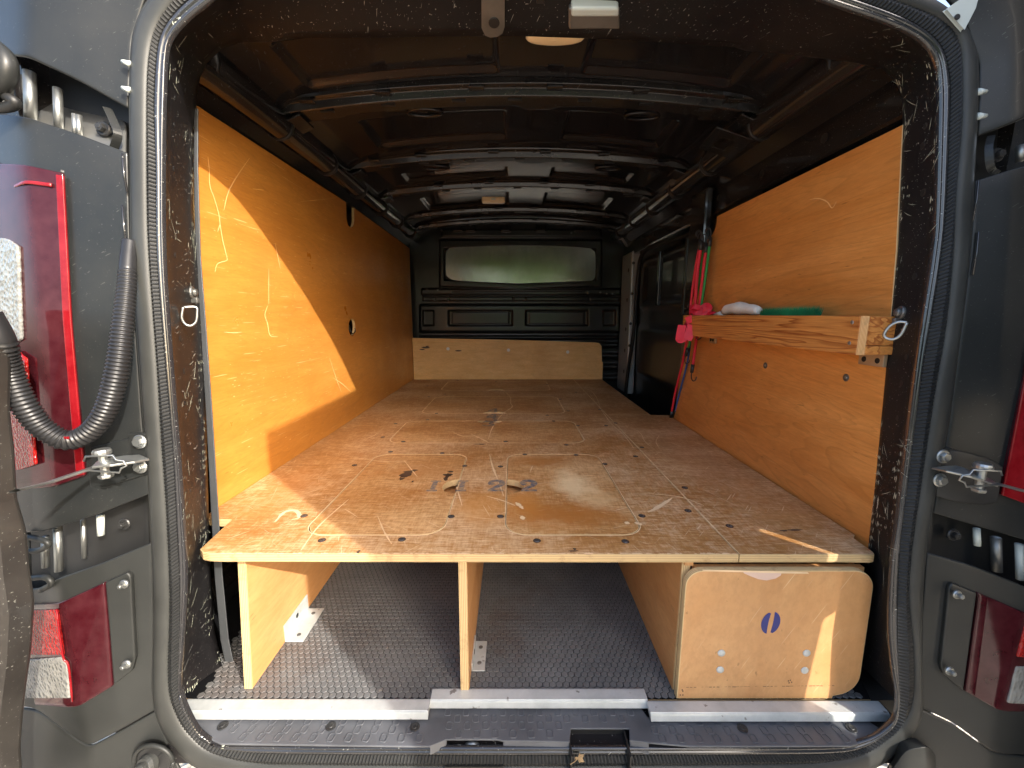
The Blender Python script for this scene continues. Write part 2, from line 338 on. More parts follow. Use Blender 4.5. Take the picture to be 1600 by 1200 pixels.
M['gouge'] = simple('raw_wood_scratch', (0.74, 0.54, 0.32), 0.8, var=0.2)
M['stain'] = simple('dark_tar_stain', (0.075, 0.042, 0.024), 0.6, var=0.5)
M['bare'] = simple('torn_ply_patch', (0.66, 0.46, 0.36), 0.8, var=0.12)
M['red'] = simple('red_elastic_cord', (0.62, 0.018, 0.035), 0.7, bump=(500, 0.5)); M['green'] = simple('green_elastic_cord', (0.02, 0.24, 0.05), 0.7, bump=(500, 0.5))
M['blue'] = simple('blue_elastic_cord', (0.03, 0.085, 0.28), 0.7, bump=(500, 0.5)); M['ribbon'] = simple('red_webbing', (0.72, 0.020, 0.045), 0.55, var=0.15)
M['cloth'] = simple('white_cotton', (0.74, 0.72, 0.66), 0.9, bump=(130, 0.8, 0.003)); M['scour'] = simple('green_bristles', (0.02, 0.30, 0.12), 0.8, var=0.4)
M['sill'] = simple('black_sill_plastic', (0.085, 0.089, 0.098), 0.48, var=0.35, bump=(260, 0.18, 0.0006))
M['leaf'] = simple('dry_leaf', (0.30, 0.20, 0.10), 0.8, var=0.3)
M['primer'] = simple('silver_painted_metal', (0.30, 0.32, 0.32), 0.3, coat=0.4)
def matfloor():
    m = NB('hexagon_phenolic_floor')
    c = m.mix(m.ramp(m.noise(m.co, 6, 7, 0.7), [(0.35, 0.0), (0.7, 1.0)]), (0.095, 0.096, 0.097), (0.155, 0.157, 0.155))
    c = m.mix(m.ramp(m.noise(m.mp(loc=(2, 2, 2)), 2.4, 5, 0.7), [(0.56, 0.0), (0.72, 0.6)]), c, (0.085, 0.045, 0.025))
    c = m.mix(m.ramp(m.noise(m.mp((1, 1, 1)), 130, 3), [(0.69, 0.0), (0.74, 0.7)]), c, (0.35, 0.30, 0.24))
    m.set(Base_Color=c, Roughness=m.ramp(m.noise(m.co, 8, 6), [(0.3, 0.32), (0.7, 0.5)])); return m.mat
M['hexf'] = matfloor(); M['hexg'] = simple('hexagon_groove', (0.006, 0.006, 0.007), 0.9, var=0.3, spec=.1)

# ------------------------------------------------------------------ ground
def ground():
    m = NB('gravel_with_leaves'); a = m.vor(m.co, 38, out='Color'); b = m.noise(m.co, 3, 6, 0.7)
    bw = m.n('RGBToBW'); m.l(a, bw.inputs[0])
    c = m.mix(bw.outputs[0], (0.38, 0.33, 0.27), (0.68, 0.62, 0.53)); c = m.mix(m.ramp(b, [(0.4, 0.0), (0.7, 0.6)]), c, (0.14, 0.12, 0.06))
    m.set(Base_Color=c, Roughness=0.9); m.bump(m.vor(m.co, 38), 0.9, 0.02)
    g = MB(); n = 60; L = 60.0
    rows = []
    for i in range(n + 1):
        r = []
        for j in range(n + 1):
            x = ((i / n) * 2 - 1); y = ((j / n) * 2 - 1); x = L * x * abs(x); y = L * y * abs(y)
            r.append((x, y, -1.36 + (0.0 if abs(x) + abs(y) < 4 else 0.05 * math.sin(x * 0.7) * math.cos(y * 0.5))))
        rows.append(r)
    g.grid(rows).build('ground', m.mat, kind='structure')
ground()
# hedge the van's rear reflects (behind the photographer)
def hedge():
    h = thing('garden_hedge', 'leafy green garden hedge behind the photographer, mirrored in the steel cover', 'hedge', (0, -7.5, -1.36))
    lm = NB('hedge_leaves'); lm.set(Base_Color=lm.mix(lm.noise(lm.co, 3, 4), (0.10, 0.24, 0.012), (0.22, 0.42, 0.03)), Roughness=0.5, Subsurface_Weight=0.0)
    f = MB(); rnd = random.Random(3)
    for k in range(22000):
        x = rnd.uniform(-3.6, 3.4); top = 1.75 + 0.3 * math.sin(x * 1.3) + 0.2 * math.sin(x * 3.1)
        z = -1.36 + (top + 1.36) * rnd.random() ** 0.8
        y = -7.4 - rnd.random() ** 2 * 0.9 + 0.25 * math.sin(x * 2.2 + z * 2)
        a = Vector((rnd.gauss(0, 1), rnd.gauss(0, 1), rnd.gauss(0, 1))).normalized(); b = a.orthogonal().normalized(); s = rnd.uniform(0.05, 0.10)
        c = Vector((x, y, z)); f.add([c - a * s, c + b * s * 0.5, c + a * s, c - b * s * 0.5], [(0, 1, 2, 3)])
    f.build('foliage', lm.mat, h)
    t = MB()
    for k in range(8):
        x = -3.3 + k * 0.9; t.tube([(x, -7.9, -1.36), (x + 0.05, -7.85, -0.3), (x - 0.05, -7.8, 0.8)], [0.05, 0.04, 0.02], 7)
    t.each('stem', simple('hedge_stem', (0.08, 0.05, 0.03), 0.9), h)
hedge()

# ------------------------------------------------------------------ the van shell
VAN = thing('van', 'black panel van seen through its open rear doors, load space lined with plywood', 'van', (0.04, 0.75, -1.36))
FZ, DZ = -0.797, -0.470        # load floor, deck top
b = MB(); b.box((-0.90, 0.80, -0.90), (-0.86, 3.2, 0.60)); b.build('side_wall', M['inner'], VAN)
b = MB(); b.box((0.90, 0.80, -0.90), (0.94, 3.2, 0.60)); b.build('side_wall', M['inner'], VAN)
b = MB(); b.box((-0.86, 0.75, -0.90), (0.90, 3.2, -0.812)); b.build('floor_pan', M['cavity'], VAN)
# roof skin as pressed sheet
def roofz(x): return 0.655 - 0.060 * ((x - 0.03) / 0.72) ** 2 - 0.04 * max(0, (abs(x - 0.03) - 0.6) / 0.12) ** 2
def ss(a, b_, x):
    t = min(1, max(0, (x - a) / (b_ - a))); return t * t * (3 - 2 * t)
def pan(x, y, x0, x1, y0, y1, e=0.012): return ss(x0, x0 + e, x) * (1 - ss(x1 - e, x1, x)) * ss(y0, y0 + e, y) * (1 - ss(y1 - e, y1, y))
pans = [(-0.56, -0.035, 1.06, 1.25), (0.19, 0.60, 1.06, 1.25), (-0.5, -0.02, 1.46, 1.68), (0.18, 0.55, 1.46, 1.68), (-0.5, -0.02, 1.97, 2.10), (0.18, 0.55, 1.97, 2.10), (-0.5, -0.02, 2.36, 2.62), (0.18, 0.55, 2.36, 2.62)]
rows = []
nx = [(-0.76 + 1.58 * i / 220) for i in range(221)]; ny = [0.94 + 2.3 * j / 330 for j in range(331)]
for y in ny:
    r = []
    for x in nx:
        z = roofz(x)
        for q in pans: z += 0.013 * pan(x, y, *q)
        r.append((x, y, z))
    rows.append(r)
g = MB(); g.grid(rows); ro = g.build('roof_skin', M['roofp'], VAN, smooth_=True); solid(ro, 0.02, 1)
# roof ribs (hat sections)
def rib(y0, y1, z, xa=-0.70, xb=0.75, step=True, nudge=0.0):
    rows = []; n = 90
    for i in range(n + 1):
        x = xa + (xb - xa) * i / n
        dz = -0.050 * ((x - 0.03) / 0.72) ** 2 + nudge
        e = 0.024 * ss(0.0, 0.05, x) * (1 - ss(0.11, 0.16, x)) - 0.016 if step else 0.0
        e2 = 0.012 * (1 - ss(-0.52, -0.49, x) * (1 - ss(0.55, 0.58, x)))
        zz = z + dz; top = roofz(x) - 0.001
        w2 = y1 - 0.02 + e + e2
        rows.append([(x, y0 - 0.016, top), (x, y0 - 0.014, zz + 0.024), (x, y0, zz + 0.020), (x, y0 + 0.006, zz + 0.002), (x, y0 + 0.010, zz), (x, w2 - 0.008, zz), (x, w2 - 0.002, zz + 0.002), (x, w2, zz + 0.018), (x, w2 + 0.014, zz + 0.022), (x, w2 + 0.016, top)])
    g = MB(); g.grid(rows); o = g.build('roof_rib', M['rib'], VAN, smooth_=False, bevel=0.0018)
    d = MB()
    for k in range(7):
        x = xa + 0.17 + k * (xb - xa - 0.34) / 6 + random.uniform(-.02, .02); zz = z - 0.050 * ((x - 0.03) / 0.72) ** 2 + nudge
        d.box((x - 0.02, y0 + 0.016, zz - 0.003), (x + 0.02, y0 + 0.026, zz + 0.001))
    d.each('clip_slot', M['cavity'], o)
    d = MB()
    for k in range(6):
        x = xa + 0.12 + k * (xb - xa - 0.24) / 5 + random.uniform(-.03, .03); zz = z - 0.050 * ((x - 0.03) / 0.72) ** 2 + nudge
        d.box((x - 0.022, y0 - 0.024, zz + 0.012), (x + 0.022, y0 - 0.002, zz + 0.0175))
        if k % 2: d.box((x - 0.035, y1 + 0.02, roofz(x) - .006), (x + 0.035, y1 + 0.034, roofz(x) - .001))
    d.each('flange_tab', M['rib'], o, bevel=.001)
    for sgn, xe in ((-1, xa), (1, xb)):
        zz = z - 0.050 * ((xe - 0.03) / 0.72) ** 2 + nudge
        e = MB(); e.hexa([(xe - sgn * 0.09, y0 + .004, zz + .001), (xe - sgn * 0.005, y0 + .004, zz - 0.034), (xe - sgn * 0.005, y0 + .004, zz - 0.028), (xe - sgn * 0.09, y0 + .004, zz + 0.008),
                          (xe - sgn * 0.09, y1 - .008, zz + .001), (xe - sgn * 0.005, y1 - .008, zz - 0.034), (xe - sgn * 0.005, y1 - .008, zz - 0.028), (xe - sgn * 0.09, y1 - .008, zz + 0.008)])
        e.build('end_bracket', M['rib'], o, bevel=0.002)
rib(1.285, 1.385, 0.615); rib(1.775, 1.865, 0.625); rib(2.17, 2.25, 0.628); rib(2.66, 2.72, 0.628); rib(2.93, 3.0, 0.62, step=False)
# oval pressings beside the first rib
for (x, y) in ((-0.28, 1.44), (0.42, 1.45), (-0.33, 1.93), (0.42, 1.93)):
    z = roofz(x) - 0.004
    m_ = MB(); m_.tube([Vector((x + 0.055 * math.cos(a * math.pi / 12), y + 0.024 * math.sin(a * math.pi / 12), z)) for a in range(25)], 0.006, 6); m_.disc((x, y, z + .004), (0, 0, -1), 0.012, 0.004)
    m_.build('oval_pressing', M['roofp'], VAN, smooth_=True)
# cant rails either side
for sgn, x in ((-1, -0.685), (1, 0.735)):
    pts = [(x, 0.86, 0.535), (x, 1.2, 0.548), (x, 2.0, 0.556), (x, 3.05, 0.556)]
    m_ = MB(); m_.tube(smooth(pts, 10), 0.040, 14)
    o = m_.build('cant_rail', M['inner'], VAN, smooth_=True)
    d = MB()
    for y in [1.0 + 0.31 * k for k in range(7)]: d.tube([(x, y, .55), (x, y + .01, .55)], .043, 14)
    d.each('rail_clip', M['cavity'], o, smooth_=True)
    d = MB(); d.box((x + sgn * 0.075, 0.9, 0.40), (x + sgn * 0.18, 3.1, 0.50)); d.build('upper_side_rail', M['inner'], VAN, bevel=0.01)
    d = MB()
    for y in [1.15, 1.42, 1.7, 2.1, 2.45]: d.disc((x + sgn * 0.073, y, 0.45), (-sgn, 0, 0), 0.012, 0.002, 12)
    d.each('rail_hole', M['cavity'], o)
# gusset plate on the right (small box bracket with a square hole)
hx, hy = 0.665, 1.40
plate('bracket_plate', [(-.07, -.045), (.07, -.045), (.085, .045), (-.055, .045)], [rrect(-.025, -.02, .03, .022, .006)], 0.004, lambda a, b_, c: Vector((hx + a * .8, hy + b_ * 1.6, 0.535 + c - a * .25)), [M['rib']], VAN)

# aperture seal ------------------------------------------------------------
A = [(800, -178), (600, -172), (450, -150), (330, -100), (265, -48), (230, 0), (213, 30), (204, 67), (201, 133), (202, 233), (204, 400), (213, 533), (223, 667), (233, 800), (238, 967), (237, 1083), (247, 1133), (273, 1173), (310, 1202), (380, 1216), (500, 1220), (800, 1224), (1200, 1222), (1300, 1215), (1367, 1200), (1400, 1176), (1430, 1140), (1441, 1107), (1438, 1067), (1439, 1000), (1445, 883), (1457, 800), (1483, 667), (1500, 533), (1516, 400), (1525, 233), (1528, 167), (1528, 100), (1517, 60), (1487, 20), (1447, -8), (1380, -50), (1260, -105), (1050, -158), (800, -178)]
B = [(800, -141), (600, -136), (450, -115), (345, -68), (287, -15), (257, 20), (240, 55), (232, 100), (230, 167), (230, 300), (233, 400), (245, 567), (253, 700), (260, 800), (265, 933), (263, 1067), (277, 1120), (300, 1153), (333, 1177), (400, 1192), (500, 1195), (800, 1197), (1200, 1194), (1300, 1189), (1350, 1177), (1390, 1150), (1417, 1120), (1427, 1083), (1427, 1017), (1420, 933), (1424, 867), (1433, 800), (1460, 617), (1477, 517), (1489, 400), (1493, 300), (1502, 200), (1503, 117), (1500, 73), (1482, 40), (1433, 14), (1343, -16), (1230, -60), (1020, -120), (800, -141)]
C = [(800, -122), (600, -118), (460, -98), (365, -54), (308, -10), (273, 23), (252, 58), (245, 100), (242, 167), (245, 260), (247, 400), (260, 567), (272, 700), (277, 800), (283, 933), (282, 1033), (284, 1083), (302, 1127), (322, 1152), (367, 1170), (467, 1176), (800, 1178), (1200, 1177), (1300, 1175), (1343, 1168), (1373, 1151), (1397, 1128), (1402, 1083), (1400, 967), (1403, 867), (1410, 800), (1440, 573), (1453, 500), (1468, 400), (1475, 333), (1480, 233), (1483, 150), (1480, 110), (1465, 68), (1420, 34), (1340, 2), (1230, -38), (1020, -100), (800, -122)]
D = [(800, -111), (600, -106), (470, -86), (380, -42), (325, 2), (288, 33), (265, 62), (259, 92), (257, 133), (255, 233), (256, 400), (267, 567), (278, 700), (285, 800), (290, 900), (285, 1000), (281, 1083), (294, 1133), (330, 1162), (400, 1166), (800, 1168), (1250, 1167), (1340, 1160), (1388, 1135), (1402, 1100), (1394, 1033), (1390, 967), (1395, 867), (1404, 800), (1433, 567), (1458, 400), (1464, 333), (1468, 200), (1468, 133), (1462, 92), (1440, 62), (1390, 36), (1310, 8), (1210, -26), (1010, -88), (800, -111)]
def sm2(p): return [(q.x, q.y) for q in smooth([(a, b_, 0) for a, b_ in p], 5)]
A, B, C, D = map(sm2, (A, B, C, D))
def loop3(p, off, n): return resample([P(u, v, off=off) for u, v in p], n)
N = 420
lA, lB, lC, lD = loop3(A, 0.012, N), loop3(B, 0.0, N), loop3(C, 0.004, N), loop3(D, 0.0, N)
TO = Vector((0, -1, 0.0857)).normalized()
rows = []
prof = [(0.0, -.022), (0.0, -0.004), (0.05, .001), (0.16, .005), (0.20, .0038), (0.24, .006), (0.4, .009), (0.6, .009), (0.8, .006), (0.93, .002), (1.0, -.004), (1.0, -.02)]
SE = bpy.data.objects.new('door_seal', None)
for i in range(N):
    rows.append([lA[i].lerp(lB[i], k) + TO * h for k, h in prof])
g = MB(); g.grid(rows); seal = g.build('door_seal', M['rubber'], VAN, smooth_=True)
N2 = 2400
kB, kC = loop3(B, 0.0, N2), loop3(C, 0.004, N2)
rows = []
for i in range(N2):
    h = 0.0016 if i % 3 == 0 else -0.0004
    rows.append([kB[i] - TO * .006, kB[i] + TO * (.000 + h), kB[i].lerp(kC[i], .5) + TO * (.007 + h), kC[i] + TO * (.003 + h), kC[i] - TO * .006])
g = MB(); g.grid(rows); g.build('ribbed_strip', M['ribbed'], seal)
rows = []
for i in range(N):
    c_, d_ = lC[i], lD[i]
    rows.append([c_ - TO * .006, c_ + TO * .001, c_.lerp(d_, .25) + TO * .005, c_.lerp(d_, .5) + TO * .003, c_.lerp(d_, .62) - TO * .002, c_.lerp(d_, .8) + TO * .004, d_ + TO * .001, d_ - TO * .006])
g = MB(); g.grid(rows); g.build('metal_lip', M['lip'], VAN, smooth_=True)
# inner flange: pillars and header
E = [((800, 56), .955), ((431, 60), .955), ((390, 61), .955), ((347, 76), .955), ((322, 100), .955), ((310, 130), .955), ((303, 200), .955), ((302, 333), .945), ((308, 400), .938), ((317, 550), .918), ((322, 650), .905), ((326, 800), .87), ((330, 900), .85), ((335, 983), .836), ((347, 1040), .822)]
E2 = [((1347, 1042), .80), ((1351, 980), .80), ((1355, 900), .80), ((1357, 850), .79), ((1368, 750), .80), ((1385, 570), .815), ((1400, 390), .838), ((1410, 195), .862), ((1410, 150), .87), ((1397, 125), .885), ((1375, 106), .91), ((1313, 92), .94), ((1200, 78), .95), ((975, 62), .955), ((800, 56), .955)]
def Dpart(i0, i1): return lD[i0:i1]
# find indices of D at bottom-left and bottom-right corners
def nearest(pt): return min(range(N), key=lambda i: (lD[i] - pt).length)
iL = nearest(P(283, 1090, off=0)); iR = nearest(P(1400, 1095, off=0))
def flange(dp, ep, name, label=None):
    n = 120; d_ = resample(dp, n); e_ = resample(ep, n); rows = []
    for i in range(n):
        r = [d_[i] - TO * .006]
        for k in range(1, 9):
            t = k / 8; p = d_[i].lerp(e_[i], t)
            r.append(p)
        q = e_[i]; r.append(q + (q - d_[i]).normalized() * .002 + Vector((math.copysign(.03, q.x) if abs(q.x) > .45 else 0, .01, .03 if abs(q.x) <= .45 else 0)))
        rows.append(r)
    g = MB(); g.grid(rows); return g.build(name, M['pillar'], VAN, smooth_=True, label=label)
eL = [P(u, v, y=y) for (u, v), y in E]; eR = [P(u, v, y=y) for (u, v), y in E2]
# split by arc fraction: resample on each loop half; D starts at top centre
half = next(i for i in range(N) if lD[i].z > 0 and i > N // 2 and lD[i].x < 0.0) if False else N - 1
PL = flange(lD[0:iL + 1], eL, 'door_pillar'); PR = flange(lD[iR:N], eR, 'door_pillar')
b = MB(); b.box((-.90, .805, .668), (.95, .99, .74)); b.box((-.90, .99, .70), (.95, 3.2, .74)); b.each('roof_panel', M['body'], VAN)
# pressed holes in the pillars
def pil_pt(u, v, left):
    # interpolate between D and E along the row
    best = None
    dp = lD[0:iL + 1] if left else lD[iR:N]; ep = eL if left else eR
    d_ = resample(dp, 120); e_ = resample(ep, 120); r = ray(u, v).normalized()
    for i in range(120):
        for k in range(1, 20):
            p = d_[i].lerp(e_[i], k / 20); q = p.normalized().dot(r)
            if best is None or q > best[0]: best = (q, p, i, (e_[i] - d_[i]).normalized())
    i = best[2]; j = min(118, max(1, i)); t = (d_[j + 1] - d_[j - 1]).normalized(); n_ = t.cross(best[3]).normalized()
    if n_.dot(best[1]) > 0: n_ = -n_
    return best[1], n_
for left, pts in ((True, [(287, 145), (274, 152), (274, 195), (271, 263), (276, 396), (282, 524), (288, 579), (291, 635), (300, 769), (306, 900), (294, 1062)]),
                  (False, [(1446, 190), (1442, 233), (1441, 300), (1430, 428), (1408, 431), (1417, 552), (1407, 604), (1402, 658), (1383, 788)])):
    h = MB()
    for u, v in pts:
        p, n_ = pil_pt(u, v, left); h.disc(p - n_ * .0005, n_, random.choice([.0042, .0055, .0065]), .0012, 12)
    h.each('fixing_hole', M['cavity'], PL if left else PR)
def chips(lst, left, seed=1):
    g = MB(); rnd = random.Random(seed); par = PL if left else PR
    for u, v, w_, h_, n in lst:
        for k in range(n):
            p, n_ = pil_pt(u + rnd.uniform(-w_, w_), v + rnd.uniform(-h_, h_), left)
            e1 = n_.cross(Vector((0, 0, 1))).normalized(); e2 = n_.cross(e1); a = rnd.uniform(.0006, .0020); b_ = a * rnd.uniform(.8, 4.5); m_ = 7
            g.add([p + n_ * .0006 + e1 * a * (.4 + .8 * rnd.random()) * math.cos(j * 2 * math.pi / m_) + e2 * b_ * (.4 + .8 * rnd.random()) * math.sin(j * 2 * math.pi / m_) for j in range(m_)], [tuple(range(m_))])
    g.build('paint_chip', M['chip'], par, kind='stuff')
    g = MB()
    for k in range(60):
        u, v, w_, h_, n = rnd.choice(lst); p, n_ = pil_pt(u + rnd.uniform(-14, 14), v + rnd.uniform(-40, 40), left); e1 = n_.cross(Vector((0, 0, 1))).normalized(); e2 = n_.cross(e1)
        a = rnd.uniform(0, 3.14); d_ = (e1 * math.cos(a) + e2 * math.sin(a)) * rnd.uniform(.006, .022); g.ribbon([p - d_ + n_ * .0012, p + n_ * .0014 + e2 * .001, p + d_ + n_ * .0012], [.0001, .0008, .0001], n_, .0001)
    g.build('paint_scratch', M['chip'], par, kind='stuff')
chips([(299, 370, 2.5, 22, 22), (299, 250, 2, 60, 20), (276, 100, 4, 30, 8), (270, 340, 6, 30, 12), (304, 330, 2, 60, 14), (296, 440, 10, 30, 8), (312, 570, 2, 80, 36), (294, 622, 5, 4, 12), (317, 740, 2.5, 80, 60), (284, 770, 2, 60, 16), (291, 850, 2, 50, 60), (318, 830, 4, 20, 26), (292, 930, 2, 60, 12), (325, 960, 3, 40, 16), (300, 1080, 12, 15, 22), (340, 1030, 3, 10, 10)], True)
chips([(1414, 57, 10, 3, 7), (1452, 100, 4, 20, 14), (1464, 135, 2, 14, 18), (1404, 138, 4, 10, 24), (1418, 195, 3, 16, 18), (1462, 230, 2, 30, 16), (1457, 320, 2.5, 14, 16), (1415, 300, 6, 10, 8), (1400, 430, 4, 20, 8), (1420, 670, 2.5, 14, 18), (1374, 700, 2.5, 40, 14), (1407, 740, 2.5, 30, 16), (1372, 745, 3, 10, 14), (1399, 780, 3, 60, 40), (1362, 820, 3, 40, 30), (1396, 880, 2, 20, 12), (1393, 1020, 3, 50, 14), (1378, 810, 8, 12, 14)], False, 4)
# header pressings: latch striker, bracket, curved swage
def hdr(u, v, off=0.0):
    t_ = min(range(60), key=lambda k: 0)
    # header surface runs from D-top (v about -26) to v = 56 (y .955)
    a = P(800, -111, off=0) + Vector((0, 0, 0)); b_ = P(800, 56, y=.955); d = ray(u, v)
    n_ = (b_ - a).cross(Vector((1, 0, 0))).normalized(); s = a.dot(n_) / d.dot(n_); p = d * s
    if n_.z > 0: n_ = -n_
    return p + n_ * off, n_
a_, n_ = hdr(767, 20)
g = MB(); fr = [hdr(u, v, .002)[0] for u, v in ((754, -20), (754, 38), (759, 49), (766, 52), (776, 51), (784, 46), (787, 36), (787, -20))]
bk = [q - n_ * .01 for q in fr]; fr2 = [q + n_ * .006 for q in fr]
g.add(fr2 + bk, [tuple(range(8)), tuple(reversed(range(8, 16)))] + [(i, (i + 1) % 8, 8 + (i + 1) % 8, 8 + i) for i in range(8)])
br = g.build('striker_bracket', M['dsteel'], VAN, bevel=.002)
g = MB(); p, _ = hdr(772, 30, .0075); g.disc(p, n_, .011, .002, 16); g.build('bracket_hole', M['cavity'], br)
g = MB()
def hbox(g, u0, v0, u1, v1, h0, h1):
    q = [(u0, v0), (u1, v0), (u1, v1), (u0, v1)]
    g.hexa([hdr(u, v, h1)[0] for u, v in q] + [hdr(u, v, h0)[0] for u, v in q]); return g
hbox(g, 888, 2, 968, 36, 0.0, .016); la = g.build('latch_handle', M['dsteel'], VAN, bevel=.004)
g = MB(); hbox(g, 892, -6, 966, 9, .004, .026); g.build('latch_grip', M['handle'], la, bevel=.004)
g = MB(); hbox(g, 838, -30, 852, 4, 0, .004); hbox(g, 1000, -30, 1012, 10, 0, .004); g.each('latch_slot', M['cavity'], VAN, bevel=.002)
g = MB(); g.tube([hdr(u, v, 0.0005)[0] for u, v in ((502, 52), (500, 34), (512, 22), (535, 20), (565, 32), (582, 52))], .0022, 6); g.tube([hdr(u, v, 0.0005)[0] for u, v in ((985, 14), (1000, 22), (1030, 12), (1050, -10))], .002, 6)
g.each('swage_line', M['pillar'], VAN, smooth_=True)
# crescent lamp behind the header lip, second lamp on rib three
def lamp_disc(c, rx, ry, h, name='ceiling_lamp'):
    g = MB(); n = 24; rows = []
    for k, (s, d) in enumerate(((1, 0), (1, .5), (.93, .85), (.7, 1), (0.01, 1.05))):
        rows.append([Vector((c[0] + rx * s * math.cos(2 * math.pi * i / n), c[1] + ry * s * math.sin(2 * math.pi * i / n), c[2] - h * d)) for i in range(n + 1)])
    g.grid(rows); return g.build(name, M['lamp'], VAN, smooth_=True)
lamp_disc((.092, .985, .5865), .0625, .020, .010)
p = P(771, 315, z=.60); g = MB(); g.box((p.x - .062, p.y - .018, .592), (p.x + .062, p.y + .02, .622)); l2 = g.build('ceiling_lamp', M['lamp'], VAN, bevel=.008, seg=3)
g = MB(); g.box((p.x - .012, p.y - .021, .604), (p.x + .012, p.y - .0175, .611)); g.build('lamp_switch', M['handle'], l2, bevel=.001)

# bulkhead -----------------------------------------------------------------
def inr(u, v, u0, v0, u1, v1, e=2.0): return ss(u0, u0 + e, u) * (1 - ss(u1 - e, u1, u)) * ss(v0, v0 + e, v) * (1 - ss(v1 - e, v1, v))
def bh(u, v):
    h = 0.0
    vb = 0.0 if True else 0
    h += .016 * inr(u, v, 686, 374, 941, 449 + 4 * (1 - abs(u - 812) / 130), 3)      # window surround
    wv = 443.5 - 4.5 * abs(u - 812) / 118; wt = 383 + 4.5 * (abs(u - 812) / 118) ** 2
    h -= .020 * inr(u, v, 693, wt, 932, wv, 3)
    h += .018 * inr(u, v, 658, 450, 970, 462, 3)
    h -= .006 * inr(u, v, 706, 454.5, 918, 459 + 2 * (u - 706) / 212, 1.5)
    h += .010 * inr(u, v, 660, 463, 968, 471, 2)
    for a in (680, 701, 802, 822, 921): h -= .008 * inr(u, v, a - 1.5, 463, a + 1.5, 470, 1)
    h += .030 * inr(u, v, 655, 474, 970, 521, 5)
    for (a, b_) in ((700, 802), (820, 919), (660, 680), (940, 962)): h -= .026 * inr(u, v, a, 484, b_, 510, 3)
    for (a, b_) in ((704, 798), (824, 915)): h += .006 * inr(u, v, a + 2, 487, b_ - 2, 507, 2)
    h += .022 * inr(u, v, 655, 523, 965, 531, 4)
    for k in range(4): h += .02 * inr(u, v, 655, 533 + k * 17, 968, 545 + k * 17, 5)
    h += .010 * inr(u, v, 690, 358, 940, 371, 2)
    for a in (715, 736, 790, 845, 905): h += .012 * inr(u, v, a - 8, 352, a + 8, 363, 2)
    return h
rows = []
for j in range(271):
    v = 335 + j * 1.0
    rows.append([P(641 + i * 1.0, v, y=3.10) - Vector((0, bh(641 + i, v), 0)) for i in range(345)])
g = MB(); g.grid(rows); bk = g.build('bulkhead', M['bulk'], VAN, smooth_=True)
g = MB(); g.box((-0.9, 3.125, -0.9), (0.95, 3.15, 0.75)); g.build('cab_wall', M['cavity'], VAN)
wp = [(700, 390), (706, 386), (760, 383.5), (812, 382.5), (870, 383.5), (918, 386.5), (926, 390), (931, 397), (931, 430), (927, 438), (918, 441), (870, 444), (812, 445), (760, 442), (712, 439), (701, 435), (696, 428), (696, 396)]
wq = [P(u, v, y=3.09) for u, v in wp]
plate('window_cover', [(q.x, q.z) for q in wq], [], .004, lambda a, b_, c: Vector((a, 3.091 + c - .001, b_)), [M['cover']], bk, bev=.0005)
ring = [P(u, v, y=3.087) for u, v in wp]; g = MB(); g.tube(smooth(ring + [ring[0]], 4), .0055, 8); g.build('window_gasket', M['blk'], bk, smooth_=True)
g = MB()
for u, v in ((667, 452), (684, 453), (938, 457), (948, 459), (957, 459), (690, 360), (893, 364), (735, 352)): g.disc(P(u, v, y=3.078), (0, -1, 0), .007, .003, 12)
g.each('bulkhead_bolt', M['dsteel'], bk)
# wiring tuft right of the bulkhead
g = MB()
for k in range(7):
    a = P(955 + k * 2, 366 + k % 3 * 4, y=3.0); g.tube(smooth([a, a + Vector((.04, -.01, .012 * math.sin(k))), a + Vector((.09, .0, -.03 - .01 * k))], 4), .0025, 5)
g.each('loose_wire', M['dsteel'], VAN, smooth_=True)
# B pillar with silver door edge, sliding door inner skin
g = MB(); g.box((0.80, 2.83, -0.55), (0.855, 3.08, 0.42)); bp = g.build('door_post', M['primer'], VAN, bevel=.01)
g = MB()
for z in (.3, .1, -.1, -.25, -.4): g.disc((.799, 2.9, z), (-1, 0, 0), .014, .002, 12); g.disc((.81, 2.829, z + .04), (0, -1, 0), .010, .002, 12)
g.each('fixing_hole', M['cavity'], bp)
g = MB(); pts = [P(u, v, x=x) for u, v, x in ((1108, 352, .79), (1060, 372, .795), (1020, 385, .8), (1002, 400, .8), (996, 440, .8), (990, 520, .8), (980, 590, .8), (976, 640, .8))]
g.tube(smooth(pts, 6), .012, 8); g.build('sliding_door_seal', M['ribbed'], VAN, smooth_=True)
rows = []
for j in range(81):
    z = -0.75 + 1.25 * j / 80
    r = []
    for i in range(101):
        y = 1.5 + 1.42 * i / 100; d = 0
        d += .03 * pan(y, z, 1.9, 2.75, .02, .36, .03) ; d -= .02 * pan(y, z, 1.98, 2.67, .07, .31, .02)
        d += .018 * pan(y, z, 1.7, 2.82, -.42, -.05, .05)
        r.append((0.862 - d, y, z))
    rows.append(r)
g = MB(); g.grid(rows); sdr = g.build('sliding_door', M['bulk'], VAN, smooth_=True)
g = MB(); g.box((.80, 2.30, .05), (.822, 2.33, .34)); g.box((.80, 1.95, .0), (.83, 1.975, .36)); g.each('door_stiffener', M['rib'], sdr, bevel=.004)
g = MB(); g.box((0.765, 1.72, -0.8), (0.80, 1.86, 0.50)); g.build('side_post', M['inner'], VAN, bevel=.01)

